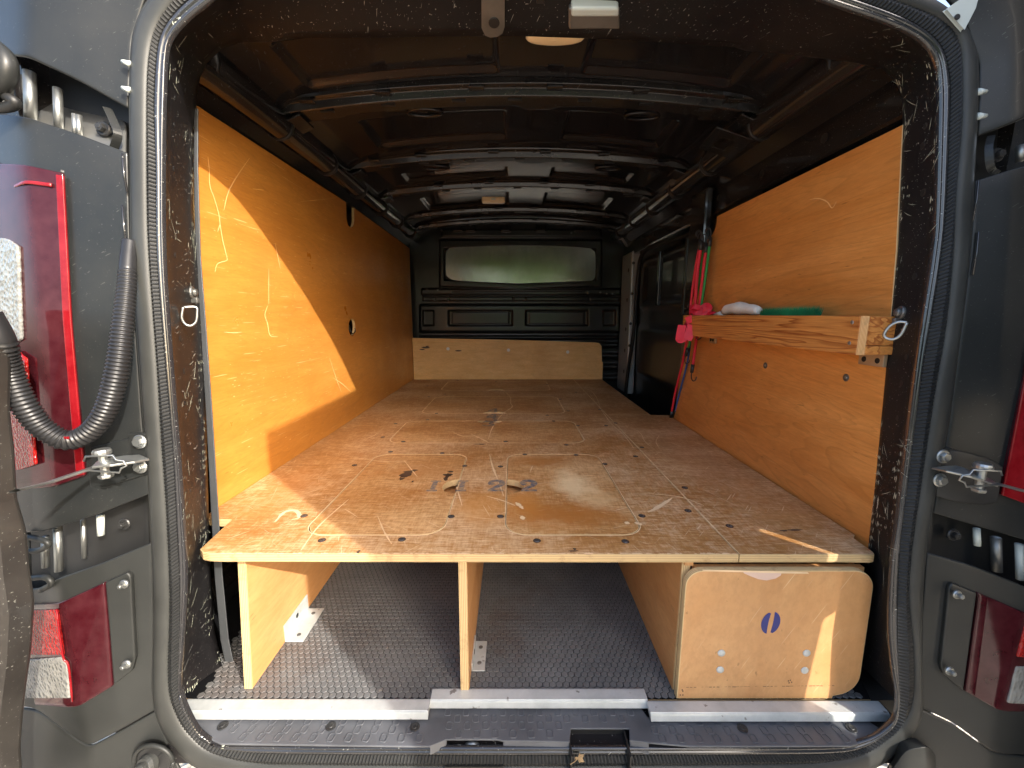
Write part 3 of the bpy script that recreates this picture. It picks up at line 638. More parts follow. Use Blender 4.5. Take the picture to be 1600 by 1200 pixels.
# ------------------------------------------------------------------ outside body corners
def prof_off(fn):
    return fn
def bpatch(name, polys, mat, parent=None, nv=24, nu=10, th=.006, bev=.003, smooth_=True, label=None):
    """surface through pixel polylines, each vertex (u, v, off)"""
    cols = []
    for pl in polys: cols.append(resample([P(u, v, off=o) for u, v, o in pl], nv))
    full = []
    for a, b_ in zip(cols, cols[1:]):
        for k in range(nu):
            t = k / nu; full.append([p.lerp(q, t) for p, q in zip(a, b_)])
    full.append(cols[-1])
    # round the creases a little
    for it in range(3):
        new = [full[0]] + [[(full[i - 1][j] + full[i][j] * 2 + full[i + 1][j]) / 4 for j in range(nv)] for i in range(1, len(full) - 1)] + [full[-1]]
        full = new
    g = MB(); g.grid(full); o = g.build(name, mat, parent or VAN, smooth_=smooth_, label=label)
    me = o.data
    # make normals face the camera (towards -y)
    if sum(p.normal.y for p in me.polygons) > 0: me.flip_normals()
    m = o.modifiers.new('solid', 'SOLIDIFY'); m.thickness = th; m.offset = -1
    if bev:
        bb = o.modifiers.new('bevel', 'BEVEL'); bb.width = bev; bb.segments = 3; bb.limit_method = 'ANGLE'; bb.angle_limit = math.radians(50)
    return o
def prod(u, v, off, r=.005, v2=None, name='hinge_pin', off2=None, mat='steel', par=None):
    g = MB(); g.tube([P(u, v, off=off), P(u + (v2 - v) * .03, v2, off=off2 if off2 is not None else off)], r, 10); return g.build(name, M[mat], par or VAN, smooth_=True)
# left corner
uL = bpatch('corner_panel', [[(-80, -80, .07), (-80, 84, .07)], [(38, -80, -.012), (38, 86, -.012)], [(120, -80, -.004), (120, 124, -.004)], [(262, -80, .012), (228, -10, .012), (206, 60, .012), (200, 169, .012)]], M['body'])
mL = bpatch('corner_panel', [[(-80, 172, .07), (-80, 838, .07)], [(38, 181, -.012), (66, 832, -.012)], [(120, 208, -.003), (150, 805, -.003)], [(199, 238, .012), (203, 400, .012), (222, 667, .012), (234, 772, .012)]], M['body'])
cl = bpatch('hinge_recess', [[(-90, 60, .10), (-90, 260, .10)], [(60, 70, .08), (60, 230, .08)], [(215, 120, .055), (215, 270, .055)]], M['cavity'], bev=0)
bpatch('hinge_recess', [[(-90, 800, .10), (-90, 960, .10)], [(80, 790, .08), (80, 960, .08)], [(240, 740, .06), (240, 890, .06)]], M['cavity'], bev=0)
bpatch('recess_floor', [[(40, 190, .02), (40, 150, .085)], [(110, 215, .02), (110, 160, .085)], [(196, 248, .02), (196, 190, .055)]], M['dsteel'], nv=6, bev=0, th=.004)
for u, v, v2, r in ((11, 108, 172, .0075), (46, 112, 186, .0085), (90, 138, 202, .0065), (116, 178, 214, .0035), (123, 180, 216, .0045)): prod(u, v, .025, r, v2)
prod(38, 828, .03, .008, 900); prod(90, 822, .03, .0065, 892); prod(157, 805, .035, .006, 836, mat='handle'); prod(70, 838, .045, .006, 886); prod(130, 812, .05, .004, 872)
def bolt(u, v, off, r=.011, name='corner_bolt', mat='dsteel', par=None):
    g = MB(); p = P(u, v, off=off); g.disc(p, TO, r, .004, 18); g.disc(p + TO * .004, TO, r * .62, .007, 6); g.disc(p + TO * .011, TO, r * .3, .001, 8)
    return g.build(name, M[mat], par or VAN, bevel=.0006)
bolt(163, 202, .035, .013, mat='blk'); bolt(196, 818, .04, .011, mat='blk')
g = MB(); g.ribbon(smooth([P(167, 168, off=.02), P(177, 190, off=.015), P(184, 210, off=.012), P(178, 232, off=.02)], 5), .012, Vector((.8, -.6, 0)), .0015); g.build('weld_flange', M['body'], VAN)
g = MB()
for v in (96, 137): g.tube([P(191, v, off=.0), P(203, v + 4, off=.0)], [.003, .005], 8)
g.each('seal_clip', M['handle'], VAN, smooth_=True)
for v0, v1 in ((240, 300), (320, 390)):
    g = MB(); g.tube([P(191, v0, off=.006), P(193.5, (v0 + v1) / 2, off=.006), P(199, v1, off=.006)], .0016, 6); g.build('panel_seam', M['lip'], VAN, smooth_=True)
lwL = bpatch('bumper_corner', [[(-80, 930, .08), (-80, 1108, .08)], [(60, 920, .02), (52, 1104, .02)], [(88, 905, -.014), (97, 945, -.014), (120, 1108, -.014), (136, 1168, -.014)], [(160, 880, -.006), (190, 1140, -.006)], [(237, 848, .012), (240, 967, .012), (238, 1083, .012), (246, 1108, .012)]], M['bumper'])
bpatch('bumper_skirt', [[(-80, 1108, .09), (-80, 1300, .09)], [(54, 1107, .022), (60, 1300, .022)], [(137, 1170, -.018), (143, 1300, -.018)], [(190, 1142, -.008), (205, 1300, -.008)], [(246, 1110, .010), (262, 1165, .010), (330, 1300, .0)]], M['bumper'])
g = MB(); c_ = P(243, 1186, off=-.012); g.disc(c_, TO, .034, .006, 28); hs = g.build('door_stop', M['cavity'], VAN, bevel=.002)
g = MB(); g.disc(c_ + TO * .005 + Vector((-.004, 0, 0)), (-.2, -1, .3), .018, .016, 20); g.disc(c_ + TO * .02 + Vector((-.006, 0, .004)), (-.2, -1, .3), .010, .010, 16); g.build('stop_buffer', M['rubber'], hs, bevel=.002)
g = MB(); g.tube([c_ + Vector((.036 * math.cos(a * math.pi / 14), -.004, .036 * math.sin(a * math.pi / 14))) for a in range(29)], .004, 8); g.build('stop_collar', M['bumper'], hs, smooth_=True)
# left upper lamp cluster
def lampset():
    T = bpatch('tail_lamp', [[(-80, 252, .058), (-80, 775, .058)], [(36, 256, -.018), (80, 762, -.018)], [(98, 270, -.010), (110, 500, -.010), (132, 744, -.010)]], M['lens_dark'], th=.012, bev=.003)
    bpatch('lens_border', [[(86, 272, -.014), (97, 500, -.014), (118, 744, -.014)], [(98, 274, -.013), (110, 500, -.013), (131, 742, -.013)]], M['lens_red'], T, nu=4, th=.004, bev=.0015)
    bpatch('red_band', [[(20, 290, -.006), (20, 294, -.006)], [(38, 281, -.0205), (38, 286, -.0205)], [(80, 286, -.0155), (80, 292, -.0155)]], M['lens_red'], T, nu=6, nv=4, th=.002, bev=0)
    bpatch('clear_lens', [[(-60, 362, .052), (-60, 548, .052)], [(10, 372, -.001), (14, 545, .003)], [(26, 384, -.014), (31, 530, -.012)]], M['lens_clear'], T, th=.006, bev=.004)
    bpatch('reflector_lens', [[(-60, 580, .05), (-60, 740, .06)], [(22, 545, -.008), (30, 735, .0)], [(38, 560, -.020), (54, 726, -.019)]], M['lens_cell'], T, th=.005, bev=.002)
    g = MB(); bpatch('lamp_gap', [[(-80, 246, .066), (-80, 253, .062)], [(36, 251, -.008), (36, 257, -.008)], [(100, 266, -.006), (100, 272, -.006)]], M['cavity'], T, nu=4, nv=3, th=.004, bev=0)
    T2 = bpatch('reflector_lamp', [[(30, 945, .035), (30, 1100, .035)], [(90, 944, -.020), (98, 980, -.020), (119, 1107, -.020)], [(162, 911, -.011), (168, 980, -.011), (175, 1073, -.011)]], M['lens_dark'], th=.012, bev=.002)
    bpatch('reflector_lens', [[(32, 955, .026), (32, 1024, .026)], [(88, 953, -.021), (98, 1024, -.022)]], M['lens_cell'], T2, nu=8, nv=10, th=.004, bev=.002)
    bpatch('clear_lens', [[(32, 1032, .026), (32, 1092, .026)], [(94, 1028, -.018), (103, 1036, -.022), (108, 1092, -.020)]], M['lens_clear'], T2, nu=8, nv=10, th=.005, bev=.003)
    g = MB(); g.tube(smooth([P(88, 952, off=-.026), P(98, 1024, off=-.027), P(107, 1040, off=-.027), P(113, 1096, off=-.026)], 4), .0018, 6); g.build('lens_border', M['lens_red'], T2, smooth_=True)
    I = bpatch('access_cover', [[(164, 911, -.012), (170, 980, -.012), (177, 1071, -.012)], [(198, 894, -.004), (204, 900, -.004), (211, 1030, -.004), (207, 1048, -.004)]], M['bumper'], nu=10, th=.01, bev=.0035)
    for u, v in ((195, 912), (199, 1037)):
        bolt(u, v, -.012, .008, 'cover_screw', 'steel', I)
lampset()
# right corner
uR = bpatch('corner_panel', [[(1436, -80, .012), (1474, -10, .012), (1508, 32, .012), (1530, 100, .012), (1528, 213, .012)], [(1590, -80, -.006), (1590, 189, -.006)], [(1680, -80, -.012), (1680, 150, -.012)], [(1760, -80, .05), (1760, 130, .05)]], M['body'])
mR = bpatch('corner_panel', [[(1524, 282, .012), (1516, 400, .012), (1483, 667, .012), (1459, 802, .012)], [(1590, 262, -.004), (1560, 832, -.004)], [(1690, 240, -.012), (1665, 862, -.012)], [(1780, 220, .06), (1780, 880, .06)]], M['body'])
bpatch('hinge_recess', [[(1518, 180, .06), (1512, 310, .06)], [(1600, 160, .07), (1600, 300, .07)], [(1760, 100, .12), (1760, 300, .12)]], M['cavity'], bev=0)
bpatch('hinge_recess', [[(1450, 780, .06), (1440, 900, .06)], [(1560, 800, .075), (1560, 960, .075)], [(1760, 820, .12), (1760, 1000, .12)]], M['cavity'], bev=0)
bolt(1556, 243, .035, .012, mat='blk')
g = MB(); g.ribbon(smooth([P(1549, 212, off=.02), P(1545, 232, off=.01), P(1548, 262, off=.01), P(1560, 272, off=.02)], 5), .010, Vector((-.7, -.7, 0)), .0015); g.build('weld_flange', M['body'], VAN)
prod(1594, 227, .03, .006, 252); prod(1526, 826, .03, .0055, 852, mat='handle'); prod(1556, 840, .03, .008, 892, mat='dsteel'); prod(1592, 850, .03, .006, 905, mat='handle'); bolt(1488, 835, .045, .012, mat='blk')
g = MB()
for v in (144, 182): g.tube([P(1527, v, off=.0), P(1541, v - 1, off=.0)], [.006, .003], 8)
g.each('seal_clip', M['handle'], VAN, smooth_=True)
for v0, v1 in ((282, 345), (362, 430)):
    g = MB(); g.tube([P(1529, v0, off=.006), P(1526, (v0 + v1) / 2, off=.006), P(1520, v1, off=.006)], .0016, 6); g.build('panel_seam', M['lip'], VAN, smooth_=True)
g = MB(); q = [P(u, v, off=-.01) for u, v in ((1480, 14), (1500, 0), (1530, -12), (1524, 12), (1507, 45))]; g.add(q + [p + Vector((0, .006, 0)) for p in q], [(0, 1, 2, 3, 4), (9, 8, 7, 6, 5)] + [(i, (i + 1) % 5, 5 + (i + 1) % 5, 5 + i) for i in range(5)]); bb_ = g.build('corner_bracket', M['handle'], VAN, bevel=.001)
g = MB(); g.disc(P(1495, 27, off=-.013), TO, .0045, .002, 12); g.build('bracket_hole', M['cavity'], bb_)
lwR = bpatch('bumper_corner', [[(1449, 864, .012), (1441, 967, .012), (1439, 1067, .012), (1441, 1107, .012)], [(1520, 884, -.004), (1490, 1130, -.004)], [(1622, 925, -.018), (1566, 1112, -.018), (1556, 1178, -.018)], [(1700, 950, .02), (1680, 1185, .02)], [(1800, 960, .07), (1800, 1200, .07)]], M['bumper'])
bpatch('bumper_skirt', [[(1441, 1109, .008), (1400, 1180, .005), (1340, 1300, .0)], [(1490, 1132, -.006), (1480, 1300, -.006)], [(1555, 1180, -.022), (1540, 1300, -.022)], [(1690, 1186, .02), (1690, 1300, .02)]], M['bumper'])
bpatch('skirt_block', [[(1392, 1205, -.014), (1380, 1300, -.02)], [(1415, 1172, -.022), (1410, 1300, -.03)], [(1452, 1166, -.024), (1455, 1300, -.03)], [(1462, 1180, -.012), (1470, 1300, -.012)]], M['bumper'], nu=6, nv=8, th=.02, bev=.006)
T = bpatch('tail_lamp', [[(1622, 440, -.010), (1601, 590, -.010), (1565, 774, -.010)], [(1700, 430, -.018), (1700, 815, -.018)], [(1780, 430, .05), (1780, 830, .05)]], M['lens_dark'], th=.012, bev=.003)
bpatch('lens_border', [[(1624, 440, -.014), (1603, 590, -.014), (1567, 774, -.014)], [(1650, 440, -.015), (1632, 590, -.015), (1602, 787, -.015)]], M['lens_red'], T, nu=4, th=.004, bev=.0015)
T2 = bpatch('reflector_lamp', [[(1528, 926, -.010), (1520, 1000, -.010), (1507, 1080, -.010)], [(1612, 962, -.024), (1598, 1012, -.024), (1565, 1113, -.024)], [(1700, 975, .02), (1680, 1112, .02)]], M['lens_dark'], th=.012, bev=.002)
bpatch('lens_border', [[(1530, 929, -.014), (1509, 1080, -.014)], [(1544, 934, -.016), (1524, 1087, -.016)]], M['lens_dark'], T2, nu=3, th=.003, bev=.001)
bpatch('clear_lens', [[(1590, 1042, -.024), (1577, 1100, -.026)], [(1680, 1040, .005), (1675, 1106, .005)]], M['lens_clear'], T2, nu=8, nv=10, th=.006, bev=.003)
bpatch('reflector_lens', [[(1604, 975, -.024), (1592, 1028, -.026)], [(1690, 985, .01), (1685, 1034, .01)]], M['lens_cell'], T2, nu=8, nv=10, th=.006, bev=.003)
I = bpatch('access_cover', [[(1488, 911, -.003), (1483, 918, -.003), (1470, 1040, -.003), (1473, 1053, -.003)], [(1527, 927, -.011), (1506, 1080, -.011)]], M['bumper'], nu=10, th=.01, bev=.0035)
for u, v in ((1494, 928), (1482, 1047)): bolt(u, v, -.012, .008, 'cover_screw', 'steel', I)
bpatch('strap_recess', [[(1466, 702, .004), (1463, 775, .004)], [(1500, 704, -.006), (1495, 785, -.006)], [(1548, 716, -.009), (1540, 790, -.009)], [(1568, 730, -.010), (1560, 785, -.010)]], M['cavity'], nu=5, nv=8, th=.004, bev=.002)
bpatch('strap_recess', [[(141, 762, -.004), (138, 745, -.006), (140, 700, -.006)], [(180, 757, -.001), (178, 690, -.001)], [(228, 742, .006), (222, 680, .006)]], M['body'], nu=5, nv=8, th=.008, bev=.002)
# check straps
def strap(pts, hub, arm, bolts, sgn):
    g = MB(); g.ribbon([P(u, v, off=o) for u, v, o in pts], .010, Vector((0, -.3, .95)), .004); t = g.build('check_strap', M['steel'], VAN, bevel=.0008)
    g = MB(); g.ribbon([P(u, v, off=o) for u, v, o in arm], [.030, .034, .026, .018], Vector((0, -.3, .95)), .004); g.build('strap_bracket', M['steel'], t, bevel=.001)
    g = MB(); c = P(hub[0], hub[1], off=hub[2]); up = Vector((0, 0, 1)); g.disc(c - up * .022, -up, .0105, .006, 6); g.tube([c - up * .022, c + up * .016], .006, 10); g.disc(c + up * .014, up, .0125, .009, 16); g.build('pivot_bolt', M['steel'], t, bevel=.0008)
    g = MB(); w_ = .0016
    g.tube([c + Vector((sgn * a, -.012, b_)) for a, b_ in ((-.020, .006), (-.016, .014), (.030, .016), (.034, .008), (.046, .006), (.050, -.002), (.040, -.006), (.036, -.014), (-.016, -.010))], w_, 6); g.build('spring_clip', M['steel'], t, smooth_=True)
    for u, v in bolts:
        g = MB(); p = P(u, v, off=-.004); g.disc(p, TO, .0125, .003, 20); g.disc(p + TO * .003, TO, .0085, .006, 6); g.build('strap_bolt', M['steel'], t, bevel=.0006)
    g = MB(); (u0, v0), (u1, v1) = bolts; a = P(u0, v0 - 14, off=.004); b_ = P(u1, v1 + 14, off=.004)
    g.box((min(a.x, b_.x) - .013, a.y - .006, b_.z), (max(a.x, b_.x) + .013, a.y + .004, a.z)); g.build('strap_plate', M['body'], t, bevel=.002)
strap([(24, 769, -.19), (80, 755, -.12), (150, 731, -.045)], (162, 722, -.05), [(226, 716, -.012), (205, 719, -.03), (175, 723, -.05), (150, 727, -.055)], [(219, 690), (220, 729)], 1)
strap([(1640, 776, -.14), (1600, 769, -.10), (1556, 757, -.05)], (1533, 744, -.05), [(1466, 732, -.012), (1485, 734, -.03), (1510, 740, -.045), (1552, 756, -.05)], [(1473, 713), (1468, 750)], -1)
# wiring conduit to the left door
path = smooth([P(u, v, off=o) for u, v, o in ((203, 378, .0), (200, 410, -.012), (198, 452, -.025), (192, 510, -.04), (183, 580, -.05), (166, 640, -.055), (140, 675, -.06), (104, 688, -.07), (66, 668, -.085), (38, 632, -.10), (18, 590, -.11), (8, 560, -.12), (2, 530, -.13), (-20, 490, -.14))], 10)
L = sum((b_ - a).length for a, b_ in zip(path, path[1:])); npt = int(L / .0016); pp = resample(path, npt)
rad = []
for i in range(npt):
    t = i / npt; base = .0118 + .0045 * min(1, max(0, (t - .03) / .35)); 
    if t < .09 or t > .93: rad.append(base * .92)
    else: rad.append(base * (1.0 if i % 4 < 2 else .87))
g = MB(); g.tube(pp, rad, 18); co_ = g.build('wiring_conduit', M['conduit'], VAN, smooth_=True)
g = MB(); q = pp[int(npt * .60)] + Vector((-.003, -.016, .005)); g.box(q - Vector((.004, .001, .002)), q + Vector((.004, .001, .002))); g.build('orange_mark', M['lens_red'], co_)
# lashing rings on the pillars
def lash(u, v, left, ring):
    p, n_ = pil_pt(u, v, left); g = MB(); g.disc(p, n_, .013, .005, 18); g.disc(p + n_ * .005, n_, .008, .005, 14, dome=.002); t = g.build('lashing_ring', M['dsteel'], VAN, bevel=.0008)
    g = MB(); base = p + n_ * .012
    d = ray(800, 600)
    pts = [ray(a, b_) * (p.length / ray(a, b_).length) * .925 for a, b_ in ring]
    g.tube(smooth(pts + [pts[0]], 5), .0024, 8); g.build('ring', M['steel'], t, smooth_=True)
    g = MB(); q = p + n_ * .004 - Vector((0, 0, .016)); g.box(q - Vector((.009, .004, .006)), q + Vector((.009, .004, .006))); g.build('ring_lug', M['dsteel'], t, bevel=.002)
lash(297, 462, True, ((286, 480), (284, 496), (289, 506), (298, 509), (306, 503), (308, 490), (306, 480)))
lash(1409, 491, False, ((1417, 504), (1408, 522), (1396, 530), (1384, 528), (1382, 521), (1391, 509), (1404, 503)))
# grey trim on the front edge of the left panel
rows = []
for u, v, y in ((304, 170, .955), (303, 260, .95), (306, 400, .94), (313, 500, .925), (322, 640, .905), (330, 790, .875), (336, 900, .85), (345, 1000, .832), (352, 1034, .824)):
    w_ = 6 + (v - 170) * .008; a = P(u - 1, v, y=y - .004); b_ = P(u + w_, v, y=y - .002)
    rows.append([a + Vector((-.004, .008, 0)), a, b_, b_ + Vector((-.004, .006, 0))])
g = MB(); g.grid(rows); g.build('edge_trim', M['trim'], VAN, bevel=.002)

# left rear door (open, hinge edge in view) and right rear door (open, outside the picture)
ed = [(-10, 470), (2, 493), (14, 512), (18, 567), (17, 650), (23, 700), (28, 783), (34, 800), (43, 833), (47, 883), (55, 940), (50, 1017), (43, 1067), (37, 1117), (33, 1167), (36, 1215), (40, 1290)]
e3 = resample([P(u, v, y=.60) for u, v in ed], 60)
rows = []
for p in e3:
    rows.append([p + Vector((-.09, .045, 0)), p + Vector((-.045, .028, 0)), p, p + Vector((-.006, -.03, 0)), p + Vector((-.018, -.045, 0)), p + Vector((-.024, -.09, 0)), p + Vector((-.020, -.115, 0)), p + Vector((-.10, -.40, 0)), p + Vector((-.17, -.70, 0)), p + Vector((-.22, -.70, 0)), p + Vector((-.13, .02, 0)), p + Vector((-.09, .045, 0))])
g = MB(); g.grid(rows); dl = g.build('rear_door', M['doorp'], VAN, smooth_=False, bevel=.004, label='left rear door folded back, glossy dark hinge edge')
top = e3[0]
g = MB(); g.hexa([(.93, -.42, -1.02), (.93, .398, -1.02), (.93, .567, .93), (.93, -.42, .93), (.99, -.42, -1.02), (.99, .315, -1.02), (.99, .489, .93), (.99, -.42, .93)]); dr = g.build('rear_door', M['doorp'], VAN, bevel=.02, label='right rear door standing open beside the aperture')
g = MB(); g.box((1.05, .37, -1.02), (1.09, .78, .93)); g.build('panel_shade_slab', M['doorp'], dr, bevel=.008)  # added slab out of view, keeps sun off the right corner panels
g = MB(); g.box((.935, .38, -.345), (.975, .50, -.262)); g.build('hinge_or_sun_block', M['doorp'], dr, bevel=.004)  # added block, shortens the sun strip on the drawer front from above
g = MB(); g.box((.935, .38, -.14), (.975, .52, .40)); g.build('sun_gap_block', M['pillar'], dr, bevel=.004)  # added block, stops sun through the middle of the door gap
g = MB(); g.box((0.922, -0.30, -0.2), (0.929, 0.30, 0.45)); g.build('door_window_blank', M['inner'], dr, bevel=.002)
# upper-left hinge arm
g = MB(); g.tube(smooth([P(-30, 60, off=-.03), P(6, 88, off=-.035), P(8, 120, off=-.035), P(-20, 150, off=-.03)], 5), .014, 10); g.build('hinge_or_sun_block', M['body'], VAN, smooth_=True)
g = MB(); g.tube(smooth([P(-30, 142, off=-.02), P(0, 146, off=-.025), P(24, 160, off=-.025), P(8, 168, off=-.02), P(-30, 168, off=-.02)], 5), .008, 10); g.build('hinge_or_sun_block', M['cavity'], VAN, smooth_=True)
g = MB(); g.tube(smooth([P(30, 838, off=-.01), P(60, 842, off=-.015), P(76, 850, off=-.015), P(60, 860, off=-.01), P(30, 862, off=-.01)], 5), .005, 10); g.tube(smooth([P(40, 905, off=-.01), P(70, 902, off=-.015), P(80, 912, off=-.015), P(64, 922, off=-.01)], 5), .005, 10); g.each('hinge_or_sun_block', M['bumper'], VAN, smooth_=True)
# bare step zone between pillars and threshold
g = MB(); q = [P(281, 1083, off=0), P(347, 1040, y=.822), P(1347, 1042, y=.80), P(1402, 1100, off=0), P(1388, 1140, off=0), P(294, 1135, off=0)]
g.box((-.72, .665, -.865), (.80, .86, -.828)); g.build('rear_cross_member', M['pillar'], VAN, bevel=.002)

# ------------------------------------------------------------------ sill cover with tread pads
def zs(u, v, z): return P(u, v, z=z)
sp = [(300, 1122), (345, 1118), (660, 1118), (676, 1104), (1000, 1104), (1012, 1120), (1350, 1122), (1378, 1140), (1385, 1150), (1330, 1165), (1080, 1166), (1014, 1160), (984, 1157), (983, 1138), (892, 1138), (890, 1159), (786, 1157), (776, 1155), (698, 1155), (672, 1166), (640, 1166), (345, 1162), (318, 1150), (292, 1132)]
SZ = -0.812
pts = [P(u, v, z=SZ) for u, v in sp]
sc = plate('sill_cover', [(p.x, p.y) for p in pts], [], .004, lambda a, b_, c: Vector((a, b_, SZ + c)), [M['sill']], VAN, bev=.0012)
g = MB()
def lipseg(u0, v0, u1, v1, dv):
    a, b_ = P(u0, v0, z=SZ - .001), P(u1, v1, z=SZ - .001); c_, d_ = a + Vector((0, -.006, -dv)), b_ + Vector((0, -.006, -dv)); o = Vector((0, .004, 0))
    g.hexa([a, b_, d_, c_, a + o, b_ + o, d_ + o, c_ + o])
lipseg(786, 1157, 890, 1159, .024); lipseg(984, 1157, 1014, 1160, .022); lipseg(672, 1166, 698, 1155, .014)
g.each('sill_lip', M['sill'], sc, bevel=.002)
for (u, v) in ((348, 1134), (517, 1135), (648, 1136), (1160, 1138), (1330, 1138)):
    p = P(u, v, z=SZ + .001); g = MB(); g.disc(p, (0, 0, 1), .010, .0015, 18); g.disc(p + Vector((0, 0, .0012)), (0, 0, 1), .0055, .002, 12); g.build('sill_screw', M['blk'], sc, bevel=.0004)
pm = None
def pad(u, v, rz):
    global pm
    p = P(u, v, z=SZ)
    if pm is None:
        o = plate('tread_pad', rrect(-.0068, -.0085, .0068, .0085, .004, 4), [rrect(-.0050, -.0068, .0050, .0068, .003, 4)], .0016, lambda a, b_, c: Vector((a, b_, c + .0016)), [M['sill']], sc, bev=.0005)
        pm = o.data
        bmx = bmesh.new(); bmx.from_mesh(pm); bmx.to_mesh(pm); bmx.free()
    else:
        o = bpy.data.objects.new('tread_pad', pm); COL.objects.link(o); o.parent = sc; o.matrix_parent_inverse = sc.matrix_parent_inverse.copy()
        o.matrix_parent_inverse = Matrix()
    o.location = p; o.rotation_euler = (0, 0, rz)
for r, v in enumerate((1126, 1139, 1152)):
    for k in range(11):
        u = 372 + r * 4 - k * 0 + k * 27.5 - (r % 2) * 10
        if u < 655 and abs(u - 517) > 12 or r != 1: pad(u, v + k * .15, -.28 + .0009 * (u - 372))
    for k in range(11):
        u = 1035 + k * 28.5 - (r % 2) * 12
        if u < 1340 and not (r == 1 and abs(u - 1160) < 14): pad(u, v + 2, .0 + .0006 * (u - 1035))
for r, v in enumerate((1113, 1123, 1134, 1147)):
    for k in range(11):
        u = 700 + k * 28.5 + (0, 15, 2, -12)[r]
        if 690 < u < 1000 and not (v > 1128 and 876 < u < 995): pad(u, v, 0)
# latch recesses
g = MB(); a = P(889, 1137, z=SZ - .002); b_ = P(985, 1180, z=SZ - .002); g.box((a.x, b_.y - .01, -.875), (b_.x, a.y + .004, -.870)); g.box((a.x, a.y - .001, -.875), (b_.x, a.y + .003, SZ - .005)); g.box((a.x - .003, b_.y, -.875), (a.x, a.y, SZ - .005)); g.box((b_.x, b_.y, -.875), (b_.x + .003, a.y, SZ - .005)); lr = g.build('latch_recess', M['cavity'], VAN)
g = MB(); c = P(925, 1146, z=-.84); g.box((c.x - .022, c.y - .002, -.845), (c.x + .048, c.y + .012, -.836)); g.tube([(c.x - .008, c.y, -.845), (c.x - .008, c.y - .004, -.866)], .005, 8); g.tube([(c.x + .038, c.y - .006, -.838), (c.x + .038, c.y - .01, -.868)], .011, 12); g.build('latch_striker', M['screw'], lr, bevel=.001)
g = MB(); a = P(698, 1156, z=-.835); b_ = P(786, 1176, z=-.835); g.box((a.x, b_.y - .01, -.862), (b_.x, a.y, -.855)); l3 = g.build('latch_recess', M['cavity'], VAN)
g = MB(); c = P(738, 1166, z=-.836); g.tube([c + Vector((.013 * math.cos(a * math.pi / 8), -.004, .011 * math.sin(a * math.pi / 8))) for a in range(17)], .005, 8); g.box(c + Vector((-.018, 0, -.02)), c + Vector((.018, .01, .002))); g.box(c + Vector((-.052, 0, -.015)), c + Vector((-.02, .008, .004)), 0); g.build('latch_striker', M['screw'], l3, bevel=.001)
g = MB(); g.disc(P(712, 1165, z=-.842), (0, -1, .4), .010, .002, 9); g.disc(P(765, 1168, z=-.842), (0, -1, .4), .009, .002, 9); g.each('grease_patch', M['handle'], l3)
g = MB(); g.tube([P(300, 1172, z=-.838), P(500, 1174, z=-.838), P(800, 1176, z=-.838), P(1100, 1175, z=-.838), P(1350, 1170, z=-.838)], .0025, 6); g.build('sill_weld_lip', M['lip'], VAN, smooth_=True)

# ------------------------------------------------------------------ load floor with hexagon tread
fl = thing('load_floor', 'dark phenolic plywood floor sheet with raised hexagon tread under the deck', 'van floor', (0.02, 1.5, FZ - .01))
g = MB(); fp = [(-.715, .745), (-.66, .739), (.755, .739), (.78, .80), (.80, 3.05), (-.80, 3.05), (-.80, .86), (-.70, .84)]
plate('floor_sheet', fp, [], .009, lambda a, b_, c: Vector((a, b_, FZ - .0010 + c)), [M['hexg'], M['edge_z']], fl, bev=.0008)
g = MB(); px = .0147; py = px * math.sqrt(3) / 2; R = px / math.sqrt(3) * .92; row = 0; y = .748
while y < 1.75:
    x = -.69 + (px / 2 if row % 2 else 0)
    while x < .76:
        if not (y < .80 and (x < -.665 or x > .742)):
            o = [(x + R * math.sin(k * math.pi / 3), y + R * math.cos(k * math.pi / 3)) for k in range(6)]
            vs = [(a, b_, FZ - .001) for a, b_ in o] + [(x + (a - x) * .88, y + (b_ - y) * .88, FZ + .0008) for a, b_ in o]
            g.add(vs, [tuple(reversed(range(6, 12)))] + [(i, (i + 1) % 6, 6 + (i + 1) % 6, 6 + i) for i in range(6)])
        x += px
    y += py; row += 1
for i, f in enumerate(g.f):
    if len(f) == 6: g.f[i] = tuple(reversed(f))
g.build('hexagon_tread', M['hexf'], fl, kind='stuff')
# threshold strips
def strip(uA, uB, vt, name_label, zt=FZ + .003, w_=.0245):
    a = P(uA, vt, z=zt); b_ = P(uB, vt, z=zt); y1 = a.y
    g = MB()
    pr = [(y1, zt), (y1, zt + .0015), (y1 - .003, zt + .002), (y1 - w_, zt + .001), (y1 - w_ - .0012, zt - .001), (y1 - w_ - .0024, zt - .001), (y1 - w_ - .003, zt), (y1 - w_ - .004, zt - .002), (y1 - w_ - .007, zt - .013), (y1 - w_ - .004, zt - .014), (y1 - .001, zt - .003)]
    n = len(pr); vs = [(x, y, z) for x in (a.x, b_.x) for y, z in pr]
    g.add(vs, [(i, (i + 1) % n, n + (i + 1) % n, n + i) for i in range(n)] + [tuple(reversed(range(n))), tuple(range(n, 2 * n))])
    o = g.build('threshold_strip', M['alu']); return tag(o, name_label, 'trim strip', 'aluminium strips along the load floor edge')
strip(294, 673, 1093, 'left aluminium threshold strip, set lower than the middle one, ends under the left partition side')
strip(676, 1006, 1077, 'middle aluminium threshold strip, stepped further in, touching the centre partition')
strip(1010, 1372, 1096, 'right aluminium threshold strip in front of the plywood drawer box')

